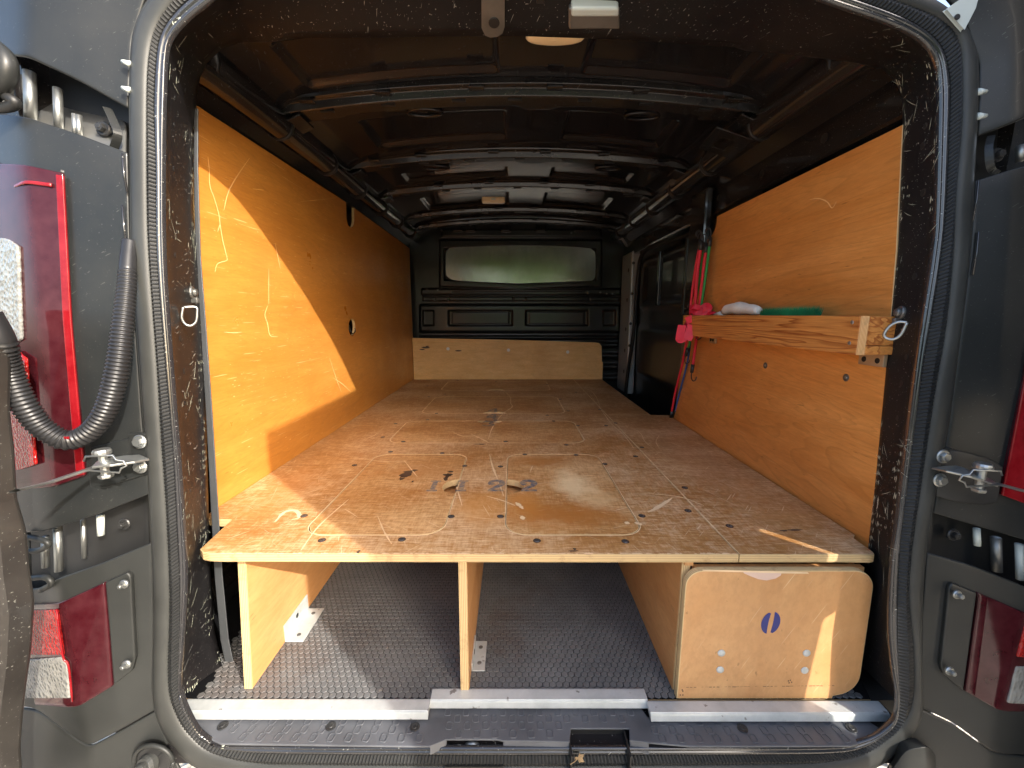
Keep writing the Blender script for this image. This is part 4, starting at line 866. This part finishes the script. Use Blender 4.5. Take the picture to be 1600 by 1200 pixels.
# ------------------------------------------------------------------ ply lining panels
def pl_map(X, sgn): return lambda a, b_, c: Vector((X - sgn * c, a, b_))
def pix2(lst, X): return [(lambda p: (p.y, p.z))(P(u, v, x=X)) for u, v in lst]
XL = -0.73
outer = pix2([(308, 165), (541, 316), (541.5, 342), (544, 352), (548, 356), (552, 353), (553.5, 346), (553.5, 325), (640, 388), (641, 430), (645, 520), (648, 594)], XL) + [(3.0, -.486), (.95, -.486)] + pix2([(340, 792), (325, 600), (312, 420), (303.5, 250)], XL)
hole = [(lambda p: (p.y, p.z))(P(550 + 5 * math.cos(k * math.pi / 8), 511 + 13.5 * math.sin(k * math.pi / 8), x=XL)) for k in range(16)]
lp = thing('wall_lining_panel', 'tall orange varnished plywood panel lining the left wall, half in sunlight', 'plywood panel', (XL, 2.0, -.486))
plate('panel_sheet', outer, [hole], .012, pl_map(XL, -1) if False else (lambda a, b_, c: Vector((XL + c, a, b_))), [M['panel_l'], M['edge_x']], lp, bev=.0008)
g = MB(); p0 = P(549, 510, x=XL); g.tube(smooth([P(546, 508, x=XL - .02), P(547, 516, x=XL), P(551, 521, x=XL + .006), P(555, 518, x=XL + .004), P(554, 512, x=XL - .004), P(550, 510, x=XL - .02)], 4), .0025, 6); g.build('cable_loop', M['blk'], lp, smooth_=True)
def marks(lines, X, mat, parent, nsgn, w_=.002, name='scratch'):
    g = MB()
    for ln in lines:
        q = smooth([P(u, v, x=X + nsgn * .0003) for u, v in ln], 4); n = len(q)
        g.ribbon(q, [w_ * (.35 + .9 * math.sin(math.pi * min(1, max(0.03, (i + .5) / n))) * (0.7 + .5 * random.random())) for i in range(n)], Vector((nsgn, 0, 0)), .0002)
    return g.each(name, mat, parent)
M['scr_l'] = simple('pale_varnish_scratch', (0.72, 0.42, 0.17), 0.7, var=0.2)
marks([[(325, 245), (327, 265), (328, 290), (335, 310), (342, 335), (344, 350), (348, 375), (354, 400), (354, 407), (340, 412), (336, 425)], [(344, 350), (340, 362)], [(350, 328), (357, 300), (372, 273), (390, 247)], [(420, 420), (420, 450), (420, 475)], [(418, 478), (414, 492), (418, 505), (422, 524), (434, 526)], [(350, 519), (366, 520), (378, 519)], [(395, 295), (412, 297)], [(470, 315), (500, 312), (524, 309)], [(430, 380), (438, 420)], [(520, 590), (535, 600), (548, 612)], [(515, 560), (525, 590), (533, 612)]], XL, M['scr_l'], lp, 1, .0022)
XR = 0.75
outer = pix2([(1410, 195), (1120, 338), (1120, 346), (1118, 356), (1113, 366), (1106, 374), (1104, 380), (1075, 500), (1053, 652)], XR) + [(1.88, -.486), (.787, -.486)] + pix2([(1357, 852), (1372, 730), (1386, 570), (1400, 390)], XR)
rp = thing('wall_lining_panel', 'orange varnished plywood panel lining the right wall, carries the timber shelf', 'plywood panel', (XR, 1.3, -.486))
plate('panel_sheet', outer, [], .012, lambda a, b_, c: Vector((XR - c, a, b_)), [M['panel_r'], M['edge_x']], rp, bev=.0008)
marks([[(1265, 312), (1278, 310), (1292, 315), (1300, 325), (1307, 315)], [(1180, 425), (1190, 420)]], XR, M['scr_l'], rp, -1, .002)
g = MB()
for u, v, r in ((1322, 590, .0085), (1196, 571, .0095)): g.disc(P(u, v, x=XR), (-1, 0, 0), r, .0015, 16); 
g.each('washer', M['dsteel'], rp)
g = MB()
for u, v in ((1322, 590), (1196, 571), (1066, 607)): g.disc(P(u, v, x=XR - .0012), (-1, 0, 0), .0035, .002, 10)
g.each('panel_screw', M['steel'], rp)

# back board
bb = thing('back_board', 'low plain plywood board across the far end of the deck below the bulkhead', 'plywood board', (0, 3.0, DZ))
pp_ = [P(u, v, y=3.0) for u, v in ((644, 528), (800, 531), (930, 535), (936, 536), (940, 541), (940.5, 565), (942, 566), (941, 598), (647, 594))]
plate('board_sheet', [(p.x, p.z) for p in pp_], [], .012, lambda a, b_, c: Vector((a, 3.0 - c, b_)), [M['board'], M['edge_y']], bb, bev=.001)
for u, v in ((700, 545), (794.5, 547), (887, 550)):
    g = MB(); g.disc(P(u, v, y=3.0) + Vector((0, 0, 0)), (0, -1, 0), .012, .003, 16); g.build('board_screw', simple('pale_screw_cap', (.75, .72, .66), .5), bb)
g = MB()
for u, v, s in ((665, 543, .016), (660, 546, .010), (716, 548, .012), (668, 541, .008)):
    c = P(u, v, y=2.9995); n = 9; g.add([c + Vector((s * (1 + .5 * random.random()) * math.cos(k * 2 * math.pi / n) * 1.5, -.0004, s * .45 * math.sin(k * 2 * math.pi / n))) for k in range(n)], [tuple(range(n))])
g.each('knot_mark', M['stain'], bb)

# ------------------------------------------------------------------ deck
dk = thing('false_floor', 'raised scratched plywood deck filling the van, with five lift-out hatches', 'deck', (0.0, 1.8, DZ - .018))
TH = .018
SEAM = .452
fr = [(-.58, .749), (-.605, .7505), (-.622, .755), (-.635, .766), (-.652, .886), (-.70, .888), (-.728, .90), (-.728, 2.985), (SEAM - .001, 2.985), (SEAM - .001, .7465), (-.2, .7475)]
fr2 = [(SEAM + .001, .7465), (.66, .747), (.712, .7455), (.722, .748), (.726, .756), (.730, .808), (.742, .820), (.744, 1.895), (.66, 1.90), (.662, 2.985), (SEAM + .001, 2.985)]
hd = [(-.457, .820, -.152, 1.338), (-.014, .820, .288, 1.338), (-.464, 1.466, .274, 1.783), (-.440, 1.926, .258, 2.333), (-.450, 2.54, .242, 2.90)]
G = .0016
holes = [rrect(a - G, b_ - G, c + G, d + G, .05) for a, b_, c, d in hd]
dmap = lambda a, b_, c: Vector((a, b_, DZ + c))
s1 = plate('deck_sheet', fr, holes, TH, dmap, [M['deck'], M['edge_z']], dk, bev=.0014, edge_cut=.97)
s2 = plate('deck_sheet', fr2, [], TH, dmap, [M['deck'], M['edge_z']], dk, bev=.0014, edge_cut=.97, label='narrow right-hand deck sheet')
def half(cx, cy, r, side, n=10):     # finger notch points
    return [(cx + r * math.cos(math.radians(a)), cy + r * math.sin(math.radians(a))) for a in side]
def hatch(i, extra=None):
    a, b_, c, d = hd[i]; o = rrect(a, b_, c, d, .05)
    if extra: o = extra(o)
    return plate('hatch', o, [], TH, dmap, [M['hatch'], M['edge_z']], dk, bev=.0014, edge_cut=.97, label=['front left hatch marked 1', 'front right hatch marked 2, stained dark orange', 'wide hatch marked 3', 'wide hatch marked 4', 'far hatch by the back board'][i])
def notch_right(o):
    k = [j for j in range(len(o)) if o[j][0] > -.1525 and o[j][1] < 1.0][-1]
    return o[:k + 1] + [(-.152, 1.028)] + [(-.152 - .040 * math.sin(math.radians(t)), 1.075 - .046 * math.cos(math.radians(t))) for t in range(8, 180, 16)] + [(-.152, 1.122)] + o[k + 1:]
def notch_left(o):
    k = [j for j in range(len(o)) if o[j][0] < -.0135][-1]
    return o + [(-.014, 1.122)] + [(-.014 + .048 * math.sin(math.radians(t)), 1.075 + .046 * math.cos(math.radians(t))) for t in range(8, 180, 16)] + [(-.014, 1.028)]
def notch_top(o):
    a, b_, c, d = hd[2]; cx = -.100
    k = [j for j in range(len(o)) if o[j][1] > d - .0005 and o[j][0] > 0][-1]
    return o[:k + 1] + [(cx + .055 * math.cos(math.radians(t)), d - .032 * math.sin(math.radians(t))) for t in range(0, 181, 18)] + o[k + 1:]
def notch_bot(o):
    a, b_, c, d = hd[3]; cx = -.085
    k = [j for j in range(len(o)) if o[j][1] < b_ + .0005 and o[j][0] < 0][-1]
    return o[:k + 1] + [(cx - .058 * math.cos(math.radians(t)), b_ + .036 * math.sin(math.radians(t))) for t in range(0, 181, 18)] + o[k + 1:]
def notch_bot5(o):
    a, b_, c, d = hd[4]; cx = -.10
    k = [j for j in range(len(o)) if o[j][1] < b_ + .0005 and o[j][0] < 0][-1]
    return o[:k + 1] + [(cx - .055 * math.cos(math.radians(t)), b_ + .034 * math.sin(math.radians(t))) for t in range(0, 181, 18)] + o[k + 1:]
H = [hatch(0, notch_right), hatch(1, notch_left), hatch(2, notch_top), hatch(3, notch_bot), hatch(4, notch_bot5)]
g = MB(); g.box((-.26, 1.0, DZ - TH - .022), (-.08, 1.15, DZ - TH - .0135)); g.box((-.06, 1.0, DZ - TH - .022), (.10, 1.15, DZ - TH - .0135)); g.each('grip_backing', M['part'], dk)
# battens under hatches
g = MB()
for (a, b_, c, d) in hd:
    g.box((a - .03, b_ - .02, DZ - TH - .012), (c + .03, b_ + .018, DZ - TH - .0005)); g.box((a - .03, d - .018, DZ - TH - .012), (c + .03, d + .02, DZ - TH - .0005))
g.each('hatch_batten', M['part'], dk)
g = MB(); a = P(640, 880, y=.80); 
for u0, u1 in ((668, 710), (760, 806), (806, 1008), (1010, 1058)):
    x0 = (u0 - 800) / F * .86; x1 = (u1 - 800) / F * .86; g.box((x0, .772, DZ - TH - .0065), (x1, .82, DZ - TH - .0004))
g.each('packing_strip', simple('reddish_packing_ply', (.50, .20, .08), .6, var=.3), dk)
# screws in the deck
scr = [(503, 844), (628, 843), (839, 845), (977, 846), (475, 806), (705, 807), (782, 807), (1003, 806), (726, 728), (782, 729), (945, 725), (691, 708), (820, 710), (900, 711), (554, 727), (610, 706), (885, 695), (993, 713), (1003, 699), (903, 665), (865, 658), (947, 665), (962, 661), (1075, 798), (1070, 762), (1140, 822), (888, 642), (855, 649), (937, 640), (875, 624), (668, 603), (630, 690), (598, 683), (618, 662), (668, 656), (670, 620), (682, 646), (695, 616), (855, 601), (883, 598), (900, 613), (775, 596), (715, 595), (790, 690)]
smesh = None
for u, v in scr:
    p = P(u, v, z=DZ)
    if smesh is None:
        g = MB(); g.tube([(0, 0, .0001), (0, 0, .0006)], [.0085, .0082], 16, 0); g.tube([(0, 0, .0006), (0, 0, .0011)], [.0058, .0050], 14, 1); g.box((-.0034, -.0007, .0010), (.0034, .0007, .0014), 0)
        o = g.build('deck_screw', [M['stain'], M['screw']], dk); smesh = o.data
    else: o = link('deck_screw', smesh, dk)
    o.location = p; o.rotation_euler = (0, 0, random.uniform(0, 3))
# stencilled digits
def digit(ch, x, y, w_, h, mat, parent, z=DZ):
    g = MB(); t = h * .26
    def box2(a, b_, c, d): g.box((x + a * w_, y + b_ * h, z + .0001), (x + c * w_, y + d * h, z + .0004))
    if ch == '1':
        box2(-.20, -.36, .20, .36); box2(-.42, -.5, .42, -.38); box2(-.42, .38, .42, .5)
    else:
        def stroke(pts, ws):
            q = smooth([(x + a * w_, y + b_ * h, z + .0002) for a, b_ in pts], 5); n = len(q); g.ribbon(q, [ws[0] + (ws[1] - ws[0]) * math.sin(math.pi * i / (n - 1)) for i in range(n)], Vector((0, 0, 1)), .0003)
        if ch == '2':
            stroke([(-.42, .18), (-.30, .42), (.0, .48), (.30, .40), (.36, .18), (.18, -.02), (-.10, -.20), (-.34, -.38)], (.010, .017)); box2(-.46, -.5, .46, -.36)
            g.disc((x - .30 * w_, y + .20 * h, z + .0001), (0, 0, 1), .010, .0003, 10)
        elif ch == '3':
            stroke([(-.40, .30), (-.15, .46), (.2, .42), (.32, .22), (.1, .04)], (.010, .018)); stroke([(.1, -.02), (.36, -.15), (.34, -.36), (.0, -.48), (-.40, -.34)], (.010, .018))
        elif ch == '4':
            box2(.02, -.5, .26, .5); box2(-.46, -.26, .46, -.12); stroke([(-.46, -.16), (-.2, .16), (.04, .48)], (.008, .010))
    g.build('stencil_digit', mat, parent)
for ch, u, v, pr in (('1', 678, 759, H[0]), ('1', 722, 759, s1), ('2', 775, 759, s1), ('2', 826, 759, H[1])):
    p = P(u, v, z=DZ); digit(ch, p.x, p.y, .046 if ch == '2' else .034, .072, M['ink'], pr)
for ch, u, v, pr in (('4', 772, 641, H[3]), ('4', 770, 650, s1), ('3', 767, 655, s1), ('3', 762, 662, H[2])):
    p = P(u, v, z=DZ); digit(ch, p.x, p.y, .06, .075, M['ink'], pr)
# long scratches, stains, grain tears on the deck
def dmark(lines, mat, w_, parent, name, h=.0003):
    g = MB()
    for ln in lines:
        q = smooth([P(u, v, z=DZ + .0002) for u, v in ln], 5); n = len(q)
        g.ribbon(q, [w_ * (.3 + .8 * math.sin(math.pi * (i + .5) / n)) * (.6 + .7 * random.random()) for i in range(n)], Vector((0, 0, 1)), .0002)
    return g.each(name, mat, parent)
dmark([[(787, 610), (797, 620), (798, 630), (800, 636), (785, 647), (770, 667), (763, 686)], [(765, 710), (770, 730), (780, 755), (787, 775)], [(736, 678), (755, 687), (764, 692)], [(706, 674), (722, 681), (745, 681)]], M['gouge'], .0055, dk, 'scratch')
dmark([[(632, 720), (640, 730), (652, 745)], [(590, 806), (600, 830), (612, 850)], [(912, 605), (925, 612), (934, 625), (938, 638)], [(920, 612), (930, 628), (945, 648), (955, 662), (975, 680), (990, 700)], [(760, 775), (785, 782), (805, 790)], [(713, 760), (722, 790)], [(832, 728), (828, 738)], [(985, 668), (1000, 676), (1008, 690), (1020, 700)], [(1030, 680), (1025, 690), (1030, 700)], [(540, 712), (590, 720), (640, 722)], [(470, 860), (500, 820), (545, 780)], [(1000, 770), (1060, 776), (1100, 790)], [(560, 690), (585, 680), (600, 668)]], M['gouge'], .0028, dk, 'scratch')
dmark([[(430, 815), (445, 800), (462, 798), (468, 808), (456, 812)], [(806, 785), (812, 790), (817, 795)], [(815, 806), (818, 812)], [(976, 816), (984, 818)], [(992, 816), (1003, 820)], [(1012, 800), (1022, 796), (1040, 785), (1050, 778)]], M['gouge'], .010, dk, 'scratch')
def blot(lst, mat, parent, name):
    g = MB(); rnd = random.Random(5)
    for u, v, rx, ry in lst:
        c = P(u, v, z=DZ + .0003); n = 14
        g.add([c + Vector((rx * (.5 + .7 * rnd.random()) * math.cos(k * 2 * math.pi / n), ry * (.5 + .7 * rnd.random()) * math.sin(k * 2 * math.pi / n), 0)) for k in range(n)] + [c + Vector((0, 0, .0002))], [(k, (k + 1) % n, n) for k in range(n)])
    g.each(name, mat, parent)
blot([(632, 743, .020, .024), (638, 738, .018, .012), (646, 735, .014, .008), (628, 748, .010, .010), (700, 742, .014, .012), (697, 747, .008, .02), (704, 737, .010, .006), (645, 752, .004, .008)], M['stain'], H[0], 'tar_stain')
blot([(895, 861, .012, .003), (898, 858, .004, .004), (1240, 828, .02, .004), (1225, 829, .012, .004), (750, 694, .02, .006), (560, 862, .004, .006)], M['stain'], s1, 'tar_stain')
rnd = random.Random(12)
for i_, (a, b_, c_, d_) in enumerate(hd):
    o_ = rrect(a - .0022, b_ - .0022, c_ + .0022, d_ + .0022, .05, 10); o_.append(o_[0])
    q = resample([(x, y, DZ + .0003) for x, y in o_], 160); g = MB()
    g.ribbon(q, [(.0018 + .0028 * rnd.random()) * (.55, .6, 1.2, 1.8, 2.2)[i_] for _ in q], Vector((0, 0, 1)), .0001); g.build('worn_edge', M['gouge'], s1)
q = resample([(SEAM, .76, DZ + .0003), (SEAM, 2.95, DZ + .0003)], 160); g = MB(); g.ribbon(q, [.0010 + .0035 * rnd.random() ** 2 for _ in q], Vector((0, 0, 1)), .0001); g.build('worn_edge', M['gouge'], s1)
q = resample([(SEAM + .01, 1.9, DZ + .0003), (.655, 1.9, DZ + .0003)], 20); g = MB(); g.ribbon(q, [.0015 + .002 * rnd.random() for _ in q], Vector((0, 0, 1)), .0001); g.build('worn_edge', M['gouge'], s2)
# frayed front edge splinters
g = MB(); rnd = random.Random(9)
for k in range(150):
    x = rnd.uniform(-.55, .44) if rnd.random() < .8 else rnd.uniform(-.6, -.1); L_ = rnd.uniform(.004, .020); d_ = rnd.uniform(.0008, .0035)
    g.add([(x, .7475, DZ + .0003), (x + L_, .7475, DZ + .0003), (x + L_ * .8, .7475 + d_, DZ + .0004), (x + L_ * .3, .7475 + d_ * 1.4, DZ + .0004)], [(0, 1, 2, 3)])
g.build('splinter_fringe', M['gouge'], s1, kind='stuff')

# ------------------------------------------------------------------ partitions and drawer box
def partition(x0, x1, ybot, ytop, label, yb=2.95):
    t = thing('partition_board', label, 'plywood partition', ((x0 + x1) / 2, ybot, FZ), 'upright partitions under the deck')
    o = [(ybot, FZ + .001), (ytop, DZ - TH - .0005), (yb, DZ - TH - .0005), (yb, FZ + .001)]
    plate('board_sheet', o, [], x1 - x0, lambda a, b_, c: Vector((x1 + c, a, b_)), [M['part'], M['edge_x']], t, bev=.0008)
    return t
p1 = partition(-.578, -.560, .762, .790, 'left plywood partition under the deck, sunlit pale face, metal angle at its foot')
p2 = partition(-.110, -.092, .755, .765, 'centre plywood partition under the deck, seen edge-on')
p3 = partition(.345, .363, .760, .760, 'right plywood partition beside the drawer box, shaded orange face')
M['pmark'] = simple('pale_rub_mark', (0.74, 0.50, 0.30), 0.8)
def angle(x, sgn, ya, yb, par, h=.045, w_=.045):
    g = MB(); z = FZ + .0012
    g.box((x, ya, z), (x + sgn * w_, yb, z + .003) if sgn > 0 else (x, yb, z + .003)); g.box((min(x, x + sgn * .003), ya, z + .003), (max(x, x + sgn * .003), yb, z + h))
    o = g.build('angle_bracket', M['alu'], par, bevel=.0008)
    g = MB()
    g.disc((x + sgn * .0032, (ya + yb) / 2, z + h * .6), (sgn, 0, 0), .006, .0008, 12); g.build('bracket_hole', M['cavity'], o)
    g = MB()
    for y in (ya + .02, yb - .02): g.disc((x + sgn * w_ * .55, y, z + .0032), (0, 0, 1), .005, .0015, 12)
    g.each('bracket_screw', M['dsteel'], o)
a = P(447, 1004, z=FZ); b_ = P(478, 957, z=FZ)
angle(-.5598, 1, a.y, a.y + .115, p1)
a = P(735, 1050, z=FZ); angle(-.0918, 1, a.y, a.y + .085, p2, .02, .03)
box = thing('drawer_box', 'plywood drawer box with rounded front, blue stencilled 0 and four screws', 'drawer box', (.53, .745, FZ))
fx0, fx1, fz0, fz1 = .345, .722, FZ + .003, -.4985
o = []
def arc(cx, cz, r, a0, a1, n=8): return [(cx + r * math.cos(math.radians(a0 + (a1 - a0) * k / n)), cz + r * math.sin(math.radians(a0 + (a1 - a0) * k / n))) for k in range(n + 1)]
o += [(fx0, fz0), (.672, fz0), (.672, fz0 + .006)] + arc(.675, fz0 + .056, .048, -80, 0) + arc(.678, fz1 - .042, .042, 0, 90) + arc(fx0 + .034, fz1 - .034, .034, 90, 180)
plate('drawer_front', o, [], .015, lambda a, b_, c: Vector((a, .7365 - c, b_)), [M['front'], M['edge_y']], box, bev=.002, edge_cut=.97)
dfr = [q for q in bpy.data.objects if q.name.startswith('drawer_front')][0]
g = MB(); g.box((.368, .752, FZ + .002), (.71, .764, -.502)); g.box((.700, .764, FZ + .002), (.712, 1.9, -.51)); g.build('drawer_carcass', M['part'], box)
g = MB(); g.box((.348, .7525, -.4984), (.365, .80, -.4885)); g.box((.375, .77, -.4984), (.70, .80, -.4905)); g.each('runner_strip', M['part'], box)
for u, v in ((1127, 1020), (1125, 1046), (1260, 1020), (1257, 1047)):
    p = P(u, v, y=.7365); g = MB(); g.disc(p, (0, -1, 0), .0078, .0022, 18, dome=.0008); g.build('drawer_screw', M['alu'], dfr, bevel=.0004)
    g = MB(); g.box(p + Vector((-.0045, -.0036, -.0006)), p + Vector((.0045, -.0026, .0006))); g.build('screw_slot', M['stain'], dfr) if False else None
# 0 stencil
c = P(1204, 973, y=.7365); g = MB()
def halfzero(sg):
    n = 16; outp = []; rx, rz = .0190, .0255
    for k in range(n + 1):
        t = math.radians(90 - 180 * k / n * .985 - 1.2); outp.append((sg * rx * math.cos(t) * 1.0 + .002 * math.sin(t), rz * math.sin(t)))
    inn = [(sg * .0030 + .0022 * math.sin(math.radians(t)) + sg * .0035 * math.cos(math.radians(t)) ** 2, .0205 * math.sin(math.radians(t))) for t in range(-76, 77, 19)]
    inn = [(sg * (.0036 + .0012 * math.sin(math.pi * (z_ + .021) / .042)) + .0020 * (z_ / .02), z_) for z_ in (-.0215, -.015, -.006, .006, .015, .0215)]
    poly = [(x_, z_) for x_, z_ in outp if sg * x_ > .003] + inn
    vs = [(c.x + a, c.y - .0006, c.z + b_) for a, b_ in poly]
    g.add(vs, [tuple(range(len(vs)))])
halfzero(1); halfzero(-1); g.build('stencil_zero', M['navy'], dfr)
g = MB(); q = []
for k in range(40):
    u = 1066 + k * 6; 
    if rnd.random() < .82: a = P(u, 1074 - k * .07 + rnd.uniform(-.4, .4), y=.7360); b_ = P(u + 6 * rnd.uniform(.5, 1.0), 1074 - k * .07, y=.7360); g.box(a + Vector((0, 0, -.0004)), b_ + Vector((0, -.0001, .0004)))
for u, v in ((1063, 1086), (1067, 1080), (1067, 1086), (1066, 1078), (1235, 1063), (1233, 1067), (1237, 1066), (1232, 1064)): a = P(u, v, y=.7360); g.box(a - Vector((.0012, 0, .0015)), a + Vector((.0012, .0001, .0015)))
g.build('pencil_line', M['pencil'], dfr)
g = MB(); tp = [(1160, 893), (1222, 893), (1220, 899), (1212, 904), (1198, 907), (1185, 905), (1172, 900), (1163, 896)]; g.add([P(u, v, y=.7361) for u, v in tp], [tuple(range(len(tp)))]); g.build('torn_patch', M['bare'], dfr)
g = MB(); tp = [(1096, 890), (1190, 892), (1262, 894), (1264, 896.5), (1225, 896), (1160, 894), (1100, 892.5)]; g.add([P(u, v, y=.7358) for u, v in tp], [tuple(range(len(tp)))]); g.build('torn_edge', M['gouge'], dfr)

# ------------------------------------------------------------------ timber shelf
sh = thing('timber_shelf', 'rough softwood tray shelf with strong grain fixed to the right wall panel', 'shelf', (.71, 1.2, -.08))
g = MB(); g.box((.672, .800, -.078), (.688, 1.63, -.002)); g.build('front_board', M['timber'], sh, bevel=.0015)
g = MB(); g.box((.6725, .7975, -.0775), (.6875, .7998, -.0025)); g.build('end_grain', M['endgrain'], sh)
g = MB(); g.box((.6885, .804, -.060), (.7495, .822, -.003)); g.build('end_board', M['timber'], sh, bevel=.0015)
g = MB(); g.box((.6885, .802, -.0775), (.7495, 1.628, -.0605)); g.build('base_board', M['timber'], sh, bevel=.0015)
for v, y in ((497, .83), (533, .83)):
    g = MB(); g.disc((.672, .818, -.015 if v < 500 else -.056), (-1, 0, 0), .004, .0012, 12); g.build('shelf_screw', M['steel'], sh)
for ya, yb in ((.812, .872), (1.50, 1.545)):
    g = MB(); g.box((.740, ya, -.104), (.7485, yb, -.0785)); o = g.build('shelf_cleat', M['dsteel'] if False else simple('aged_zinc_cleat', (.42, .30, .18), .5, metal=.4, var=.3), sh, bevel=.0015)
    g = MB()
    for y in (ya + .014, yb - .014): g.disc((.740, y, -.092), (-1, 0, 0), .0058, .0008, 12)
    g.each('cleat_hole', M['cavity'], o)
# white cotton glove / cloth
g = MB(); cpts = smooth([(.712, 1.20, .012), (.713, 1.25, .016), (.712, 1.31, .02), (.711, 1.36, .018), (.712, 1.40, .010)], 6); g.tube(cpts, [.005 + .014 * math.sin(math.pi * (i + 2) / (len(cpts) + 3)) ** .7 + .0015 * math.sin(i * .7) + random.uniform(-.0006, .0006) for i in range(len(cpts))], 16)
g.tube([(.714, 1.40, .0), (.716, 1.43, .003), (.712, 1.46, .0)], [.008, .009, .005], 8)
o = g.build('white_cloth', M['cloth'], smooth_=True); tag(o, 'crumpled white cotton cloth lying in the timber shelf beside the green brush', 'cloth')
# green brush
br = thing('green_brush', 'long green bristle brush head lying in the timber shelf', 'brush', (.71, 1.05, -.06))
g = MB(); g.box((.700, .965, -.059), (.722, 1.175, -.012)); g.build('brush_back', simple('brush_wood', (.42, .24, .10), .6), br, bevel=.003)
g = MB(); rnd = random.Random(4)
for k in range(2600):
    y = rnd.uniform(.962, 1.178); a = rnd.uniform(-.6, .6); l_ = .030 + rnd.uniform(-.004, .006); b0 = Vector((.711 + .006 * math.sin(a), y, -.012)); tip = b0 + Vector((math.sin(a) * l_ * .5, rnd.uniform(-.004, .004), l_ * math.cos(a))); s_ = Vector((0, .0009, 0))
    g.add([b0 - s_, b0 + s_, tip + s_ * .5], [(0, 1, 2)])
g.build('bristles', M['scour'], br, kind='stuff')

# ------------------------------------------------------------------ elastic cords and webbing
def cord(pts, mat, label, r=.0042, hook=None, hook2=None):
    t = thing('elastic_cord', label, 'bungee cord', P(*pts[-1][:2], y=pts[-1][2]), 'elastic cords hanging at the rear edge of the right panel')
    q = smooth([P(u, v, y=y) for u, v, y in pts], 6)
    g = MB(); g.tube(q, r, 10); g.build('cord', mat, t, smooth_=True)
    for end in (0, -1):
        d_ = (q[end] - q[1 if end == 0 else -2]).normalized(); a = q[end] - d_ * .012
        g = MB(); g.tube([a, a + d_ * .034], [.0075, .0065], 10); h = a + d_ * .034
        s_ = Vector((.0, -1, 0)).cross(d_).normalized()
        g.tube(smooth([h, h + d_ * .012, h + d_ * .026 + s_ * .004, h + d_ * .032 + s_ * .012, h + d_ * .026 + s_ * .020, h + d_ * .014 + s_ * .022], 4), .0022, 7); g.build('hook', M['blk'], t, smooth_=True)
cord([(1093, 384, 1.60), (1086, 425, 1.61), (1080, 470, 1.62), (1077, 505, 1.63), (1068, 560, 1.70), (1056, 610, 1.80), (1049, 646, 1.84)], M['red'], 'leftmost red elastic cord reaching down to the deck', .0048)
cord([(1095, 386, 1.585), (1089, 430, 1.59), (1086, 480, 1.60), (1083, 500, 1.62)], M['red'], 'short thick red elastic cord in the middle of the bunch', .0062)
cord([(1103, 390, 1.57), (1098, 430, 1.57), (1093, 480, 1.585), (1088, 530, 1.62), (1082, 574, 1.62)], M['red'], 'red elastic cord beside the green one with a black hook hanging below the shelf', .0055)
cord([(1109, 380, 1.56), (1104, 420, 1.56), (1097, 470, 1.575), (1090, 510, 1.60)], M['green'], 'rightmost green elastic cord against the panel edge', .0046)
cord([(1098, 388, 1.60), (1094, 430, 1.61), (1086, 480, 1.63), (1079, 530, 1.66), (1074, 548, 1.67)], M['green'], 'dark green elastic cord behind the red ones', .0042)
cord([(1082, 495, 1.66), (1078, 540, 1.68), (1072, 575, 1.72), (1060, 620, 1.80), (1055, 644, 1.84)], M['blue'], 'single blue elastic cord running down to the deck', .0038)
rb = thing('red_webbing_tie', 'bright red webbing tied in a loose bow over the far end of the timber shelf', 'strap', P(1095, 497, y=1.58))
def web(pts, w_, nrm, name='webbing_loop'):
    q = smooth([P(u, v, y=y) for u, v, y in pts], 6); g = MB(); g.ribbon(q, w_, Vector(nrm).normalized(), .0015); g.build(name, M['ribbon'], rb, smooth_=False)
web([(1078, 503, 1.60), (1072, 512, 1.57), (1064, 522, 1.56), (1062, 530, 1.56), (1066, 530, 1.55), (1076, 522, 1.55), (1082, 510, 1.56), (1088, 498, 1.57)], .026, (-.35, -.9, .2))
web([(1066, 508, 1.56), (1063, 522, 1.555), (1062, 531, 1.55)], .030, (-.6, -.8, .1), 'webbing_tail')
web([(1082, 508, 1.545), (1078, 520, 1.54), (1073, 531, 1.54)], .034, (-.4, -.9, .1), 'webbing_tail')
web([(1076, 498, 1.59), (1086, 494, 1.56), (1096, 492, 1.55), (1104, 487, 1.54), (1108, 481, 1.54), (1104, 477, 1.55), (1096, 483, 1.56), (1090, 492, 1.57)], .022, (-.2, -.8, .5))
web([(1078, 480, 1.58), (1084, 479, 1.56), (1092, 481, 1.555), (1094, 486, 1.555), (1088, 488, 1.56), (1079, 485, 1.58)], .020, (-.1, -.9, .3))
web([(1096, 497, 1.54), (1104, 492, 1.53), (1112, 489, 1.52), (1120, 492, 1.51), (1122, 497, 1.50), (1112, 497, 1.52)], .020, (.0, -.6, .8))
web([(1072, 502, 1.565), (1082, 498, 1.55), (1094, 497, 1.54), (1106, 494, 1.53)], .028, (-.2, -.9, .3), 'webbing_tail')

# dry leaf on the seal
g = MB(); c = P(905, 1183, off=-.022); rnd = random.Random(2)
o6 = [c + Vector((.011 * math.cos(a) * (1 if k % 2 else .55), -.002 + .003 * math.sin(a * 2), .011 * math.sin(a) * (1 if k % 2 else .55))) for k, a in enumerate([i * math.pi / 6 for i in range(12)])]
g.add([c + Vector((0, -.004, 0))] + o6, [(0, 1 + k, 1 + (k + 1) % 12) for k in range(12)]); g.tube([c, c + Vector((-.008, 0, -.010)), c + Vector((-.016, .0, -.016))], .0008, 5)
o = g.build('dry_leaf', M['leaf']); solid(o, .0005); tag(o, 'small curled dry leaf caught on the rubber seal below the latch recess', 'leaf')
